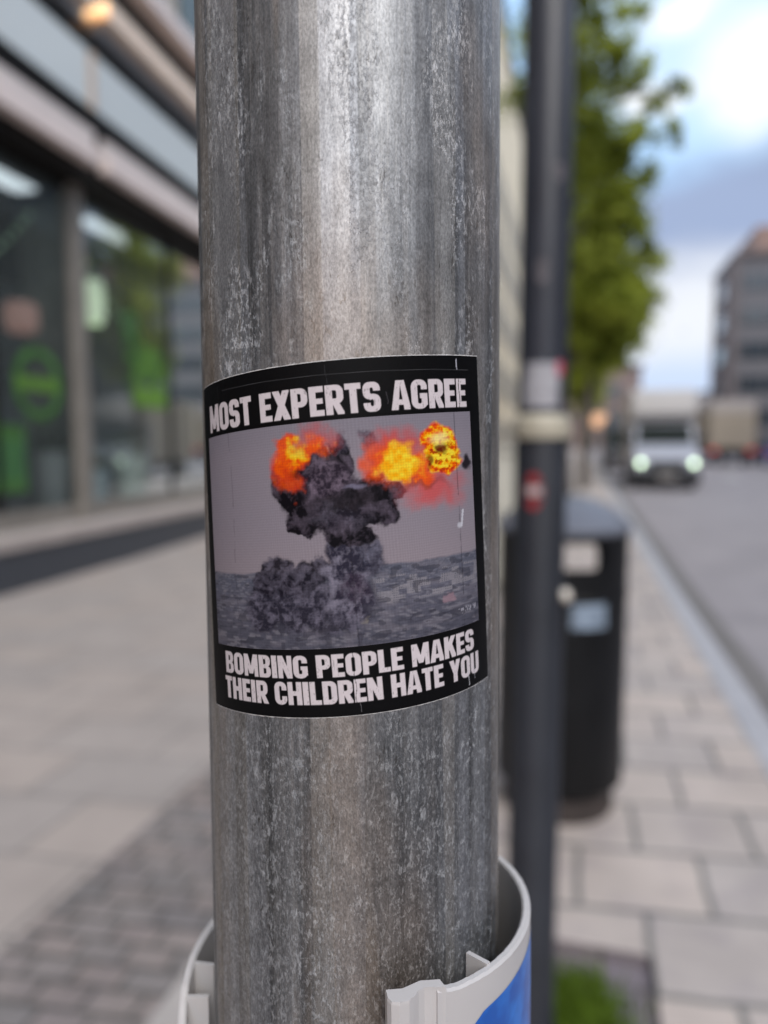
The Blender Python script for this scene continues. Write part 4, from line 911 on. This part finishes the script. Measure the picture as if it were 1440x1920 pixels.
# ------------------------------------------------------------------ vehicles
tyre = pbr('tyre', (.02, .02, .02), .8); rim = pbr('rim', (.25, .25, .26), .4, metal=.7); blackp = pbr('black_plastic', (.014, .015, .018), .5)
def wheel(parent, x, y, z, r=.36, w=.24):
    m = MB(); m.lathe([(r*.6, -w/2), (r*.93, -w/2), (r, -w/2+.04), (r, w/2-.04), (r*.93, w/2), (r*.6, w/2)], n=28); o = m.build('wheel', tyre, parent, True); o.location = (x, y, z); o.rotation_euler = (0, R_(90), 0)
    m = MB(); m.lathe([(0, -w*.35), (r*.6, -w*.45), (r*.6, w*.45), (0, w*.35)], n=20); m.build('rim', rim, o, True)
def van():
    t = empty('box_van', (2.68, 24, zg(24)-.12), label='white box van with glowing headlights coming towards us beside the kerb', cat='van')
    wp = pbr('van_white', (.36, .38, .44), .4, coat=.1, var=.03); bw = pbr('van_box_white', (.44, .42, .41), .5, var=.05)
    m = MB(); prof = [(.25, .45), (.0, .50), (-.02, .80), (.04, 1.02), (.55, 1.28), (.95, 1.46), (1.35, 2.12), (2.3, 2.2), (2.3, .45)]
    m.extrude(prof, 'x', -.97, .97); o = m.build('cab', wp, t)
    bv = o.modifiers.new('bevel', 'BEVEL'); bv.width = .07; bv.segments = 3
    m = MB(); m.add([(-.86, .92, 1.47), (.86, .92, 1.47), (.80, 1.30, 2.08), (-.80, 1.30, 2.08), (-.86, .94, 1.47), (.86, .94, 1.47), (.80, 1.32, 2.08), (-.80, 1.32, 2.08)], [(0, 1, 2, 3), (7, 6, 5, 4), (0, 4, 5, 1), (1, 5, 6, 2), (2, 6, 7, 3), (3, 7, 4, 0)])
    w = m.build('windscreen', pbr('windscreen', (.008, .014, .013), .35, spec=.06), t); m = MB(); m.tube([(-.5, .89, 1.49), (.05, 1.02, 1.72)], .012, 6); m.tube([(.1, .89, 1.49), (.65, 1.02, 1.72)], .012, 6); m.build('wiper', blackp, w)
    m = MB(); m.box(-.99, .99, 2.3, 6.6, .75, 3.3, bev=.05); m.extrude([(1.35, 2.25), (1.2, 2.5), (1.35, 3.1), (1.7, 3.3), (2.32, 3.3), (2.32, 2.25)], 'x', -.99, .99); m.build('box_body', bw, t)
    box('chassis', (-.5, .5, 1.0, 6.5, .42, .7), blackp, t); box('bumper', (-.98, .98, -.10, .2, .20, .66), blackp, t, bev=.05); box('grille', (-.55, .55, -.045, .03, .68, .94), blackp, t, bev=.02)
    g = box('number_plate', (-.26, .26, -.125, -.11, .40, .51), pbr('plate', (.45, .42, .40), .5), t)
    for s in (-1, 1):
        m = MB(); m.lathe([(0, -.02), (.10, -.01), (.13, .02), (.13, .10)], n=24); o = m.build('headlight', pbr('lamp_housing', (.6, .62, .6), .2, metal=.5), t, True); o.location = (s*.785, -.03, .86); o.rotation_euler = (R_(-90), 0, 0)
        m = MB(); m.lathe([(0, -.035), (.06, -.03), (.085, -.012)], n=20); m.build('bulb', pbr('headlight_glow', (1, 1, 1), .3, emit=(.72, 1, .66), es=3.2), o, True)
        m = MB(); m.box(s*1.13-.10, s*1.13+.10, .95, 1.08, 1.45, 1.85, bev=.03); m.tube([(s*.95, 1.0, 1.6), (s*1.06, 1.0, 1.6)], .025, 6); m.build('mirror', blackp, t)
        m = MB(); m.add([(s*.978, 1.0, 1.5), (s*.978, 1.75, 1.5), (s*.978, 1.75, 2.05), (s*.978, 1.38, 2.05)], [(0, 1, 2, 3)]); m.build('side_window', MATS['windscreen'], t)
        wheel(t, s*.83, .85, .36); wheel(t, s*.83, 5.3, .36)
van()
def truck():
    t = empty('box_truck', (8.5, 45, zg(45)-.12), label='beige box truck driving away with red tail lamps, right of the van', cat='truck')
    be = pbr('truck_beige', (.34, .29, .23), .6, var=.08, vscale=.8)
    box('cargo_box', (-1.22, 1.22, 0, 6.5, 1.0, 3.05), be, t, bev=.03); m = MB(); m.box(-1.2, 1.2, .05, 6.45, 3.051, 3.75, bev=.05); m.build('top_cover', pbr('truck_top', (.42, .38, .36), .6), t)
    box('rear_door', (-1.12, 1.12, -.03, -.002, 1.1, 2.95), be, t); box('chassis', (-.45, .45, .1, 8.3, .6, .98), blackp, t); box('under_bar', (-1.1, 1.1, -.02, .08, .5, .64), blackp, t)
    box('cab', (-1.15, 1.15, 6.9, 8.6, .7, 2.9), pbr('truck_cab', (.3, .3, .32), .4), t, bev=.1)
    for s in (-1, 1):
        box('tail_lamp', (s*1.0-.2, s*1.0+.2, -.06, 0, .78, .95), pbr('tail_red', (.5, .03, .03), .4, emit=(1, .10, .07), es=.35), t, bev=.01); wheel(t, s*.95, 1.6, .48, .48, .3); wheel(t, s*.95, 7.6, .48, .48, .3)
truck()
def dark_van():
    t = empty('parked_van', (2.15, 37, zg(37)-.12), label='tall dark parked van just left of and behind the white van', cat='van'); p = pbr('van_dark', (.03, .03, .034), .4)
    m = MB(); m.extrude([(0, .35), (-.05, .9), (.7, 1.15), (1.35, 2.1), (1.8, 2.55), (5.6, 2.6), (5.7, .35)], 'x', -.95, .95); o = m.build('body', p, t); b = o.modifiers.new('b', 'BEVEL'); b.width = .08; b.segments = 2
    m = MB(); m.add([(-.8, .74, 1.24), (.8, .74, 1.24), (.74, 1.30, 2.06), (-.74, 1.30, 2.06)], [(0, 1, 2, 3)]); m.build('windscreen', MATS['windscreen'], t)
    for s in (-1, 1):
        box('headlight', (s*.75-.13, s*.75+.13, -.07, -.02, .72, .86), pbr('lamp_off', (.3, .3, .3), .2), t)
        for y in (.95, 4.5): wheel(t, s*.83, y, .34)
dark_van()
def car(name, loc, label, col, rz=0):
    t = empty(name, loc, rz=rz, label=label, cat='car'); p = pbr('paint_'+str(col), col, .25, coat=.5)
    m = MB(); m.extrude([(-2.1, .35), (-2.15, .75), (-1.9, .95), (-1.6, 1.0), (1.0, .98), (2.0, .8), (2.15, .6), (2.1, .3)], 'x', -.88, .88); o = m.build('body', p, t); b = o.modifiers.new('b', 'BEVEL'); b.width = .06; b.segments = 2
    m = MB(); m.extrude([(-1.75, .98), (-1.35, 1.42), (.1, 1.46), (.9, .98)], 'x', -.74, .74); o = m.build('cabin', pbr('car_glass', (.02, .03, .04), .08, spec=.8), t); b = o.modifiers.new('b', 'BEVEL'); b.width = .05; b.segments = 2
    box('roof', (-.68, .68, -1.3, .05, 1.44, 1.475), p, t)
    for s in (-1, 1):
        for y in (-1.35, 1.3): wheel(t, s*.82, y, .32, .32, .2)
        box('tail_light', (s*.68-.14, s*.68+.14, -2.17, -2.1, .72, .84), pbr('tail_red', (.5, .03, .03), .4), t)
car('parked_car', (10.9, 46, zg(46)-.12), 'blue car at the right picture edge beyond the beige truck', (.03, .09, .30))
car('waiting_car', (7.3, 62, zg(62)-.12), 'dark car far away between the van and the beige truck', (.03, .03, .035))
bpy.context.view_layer.update()
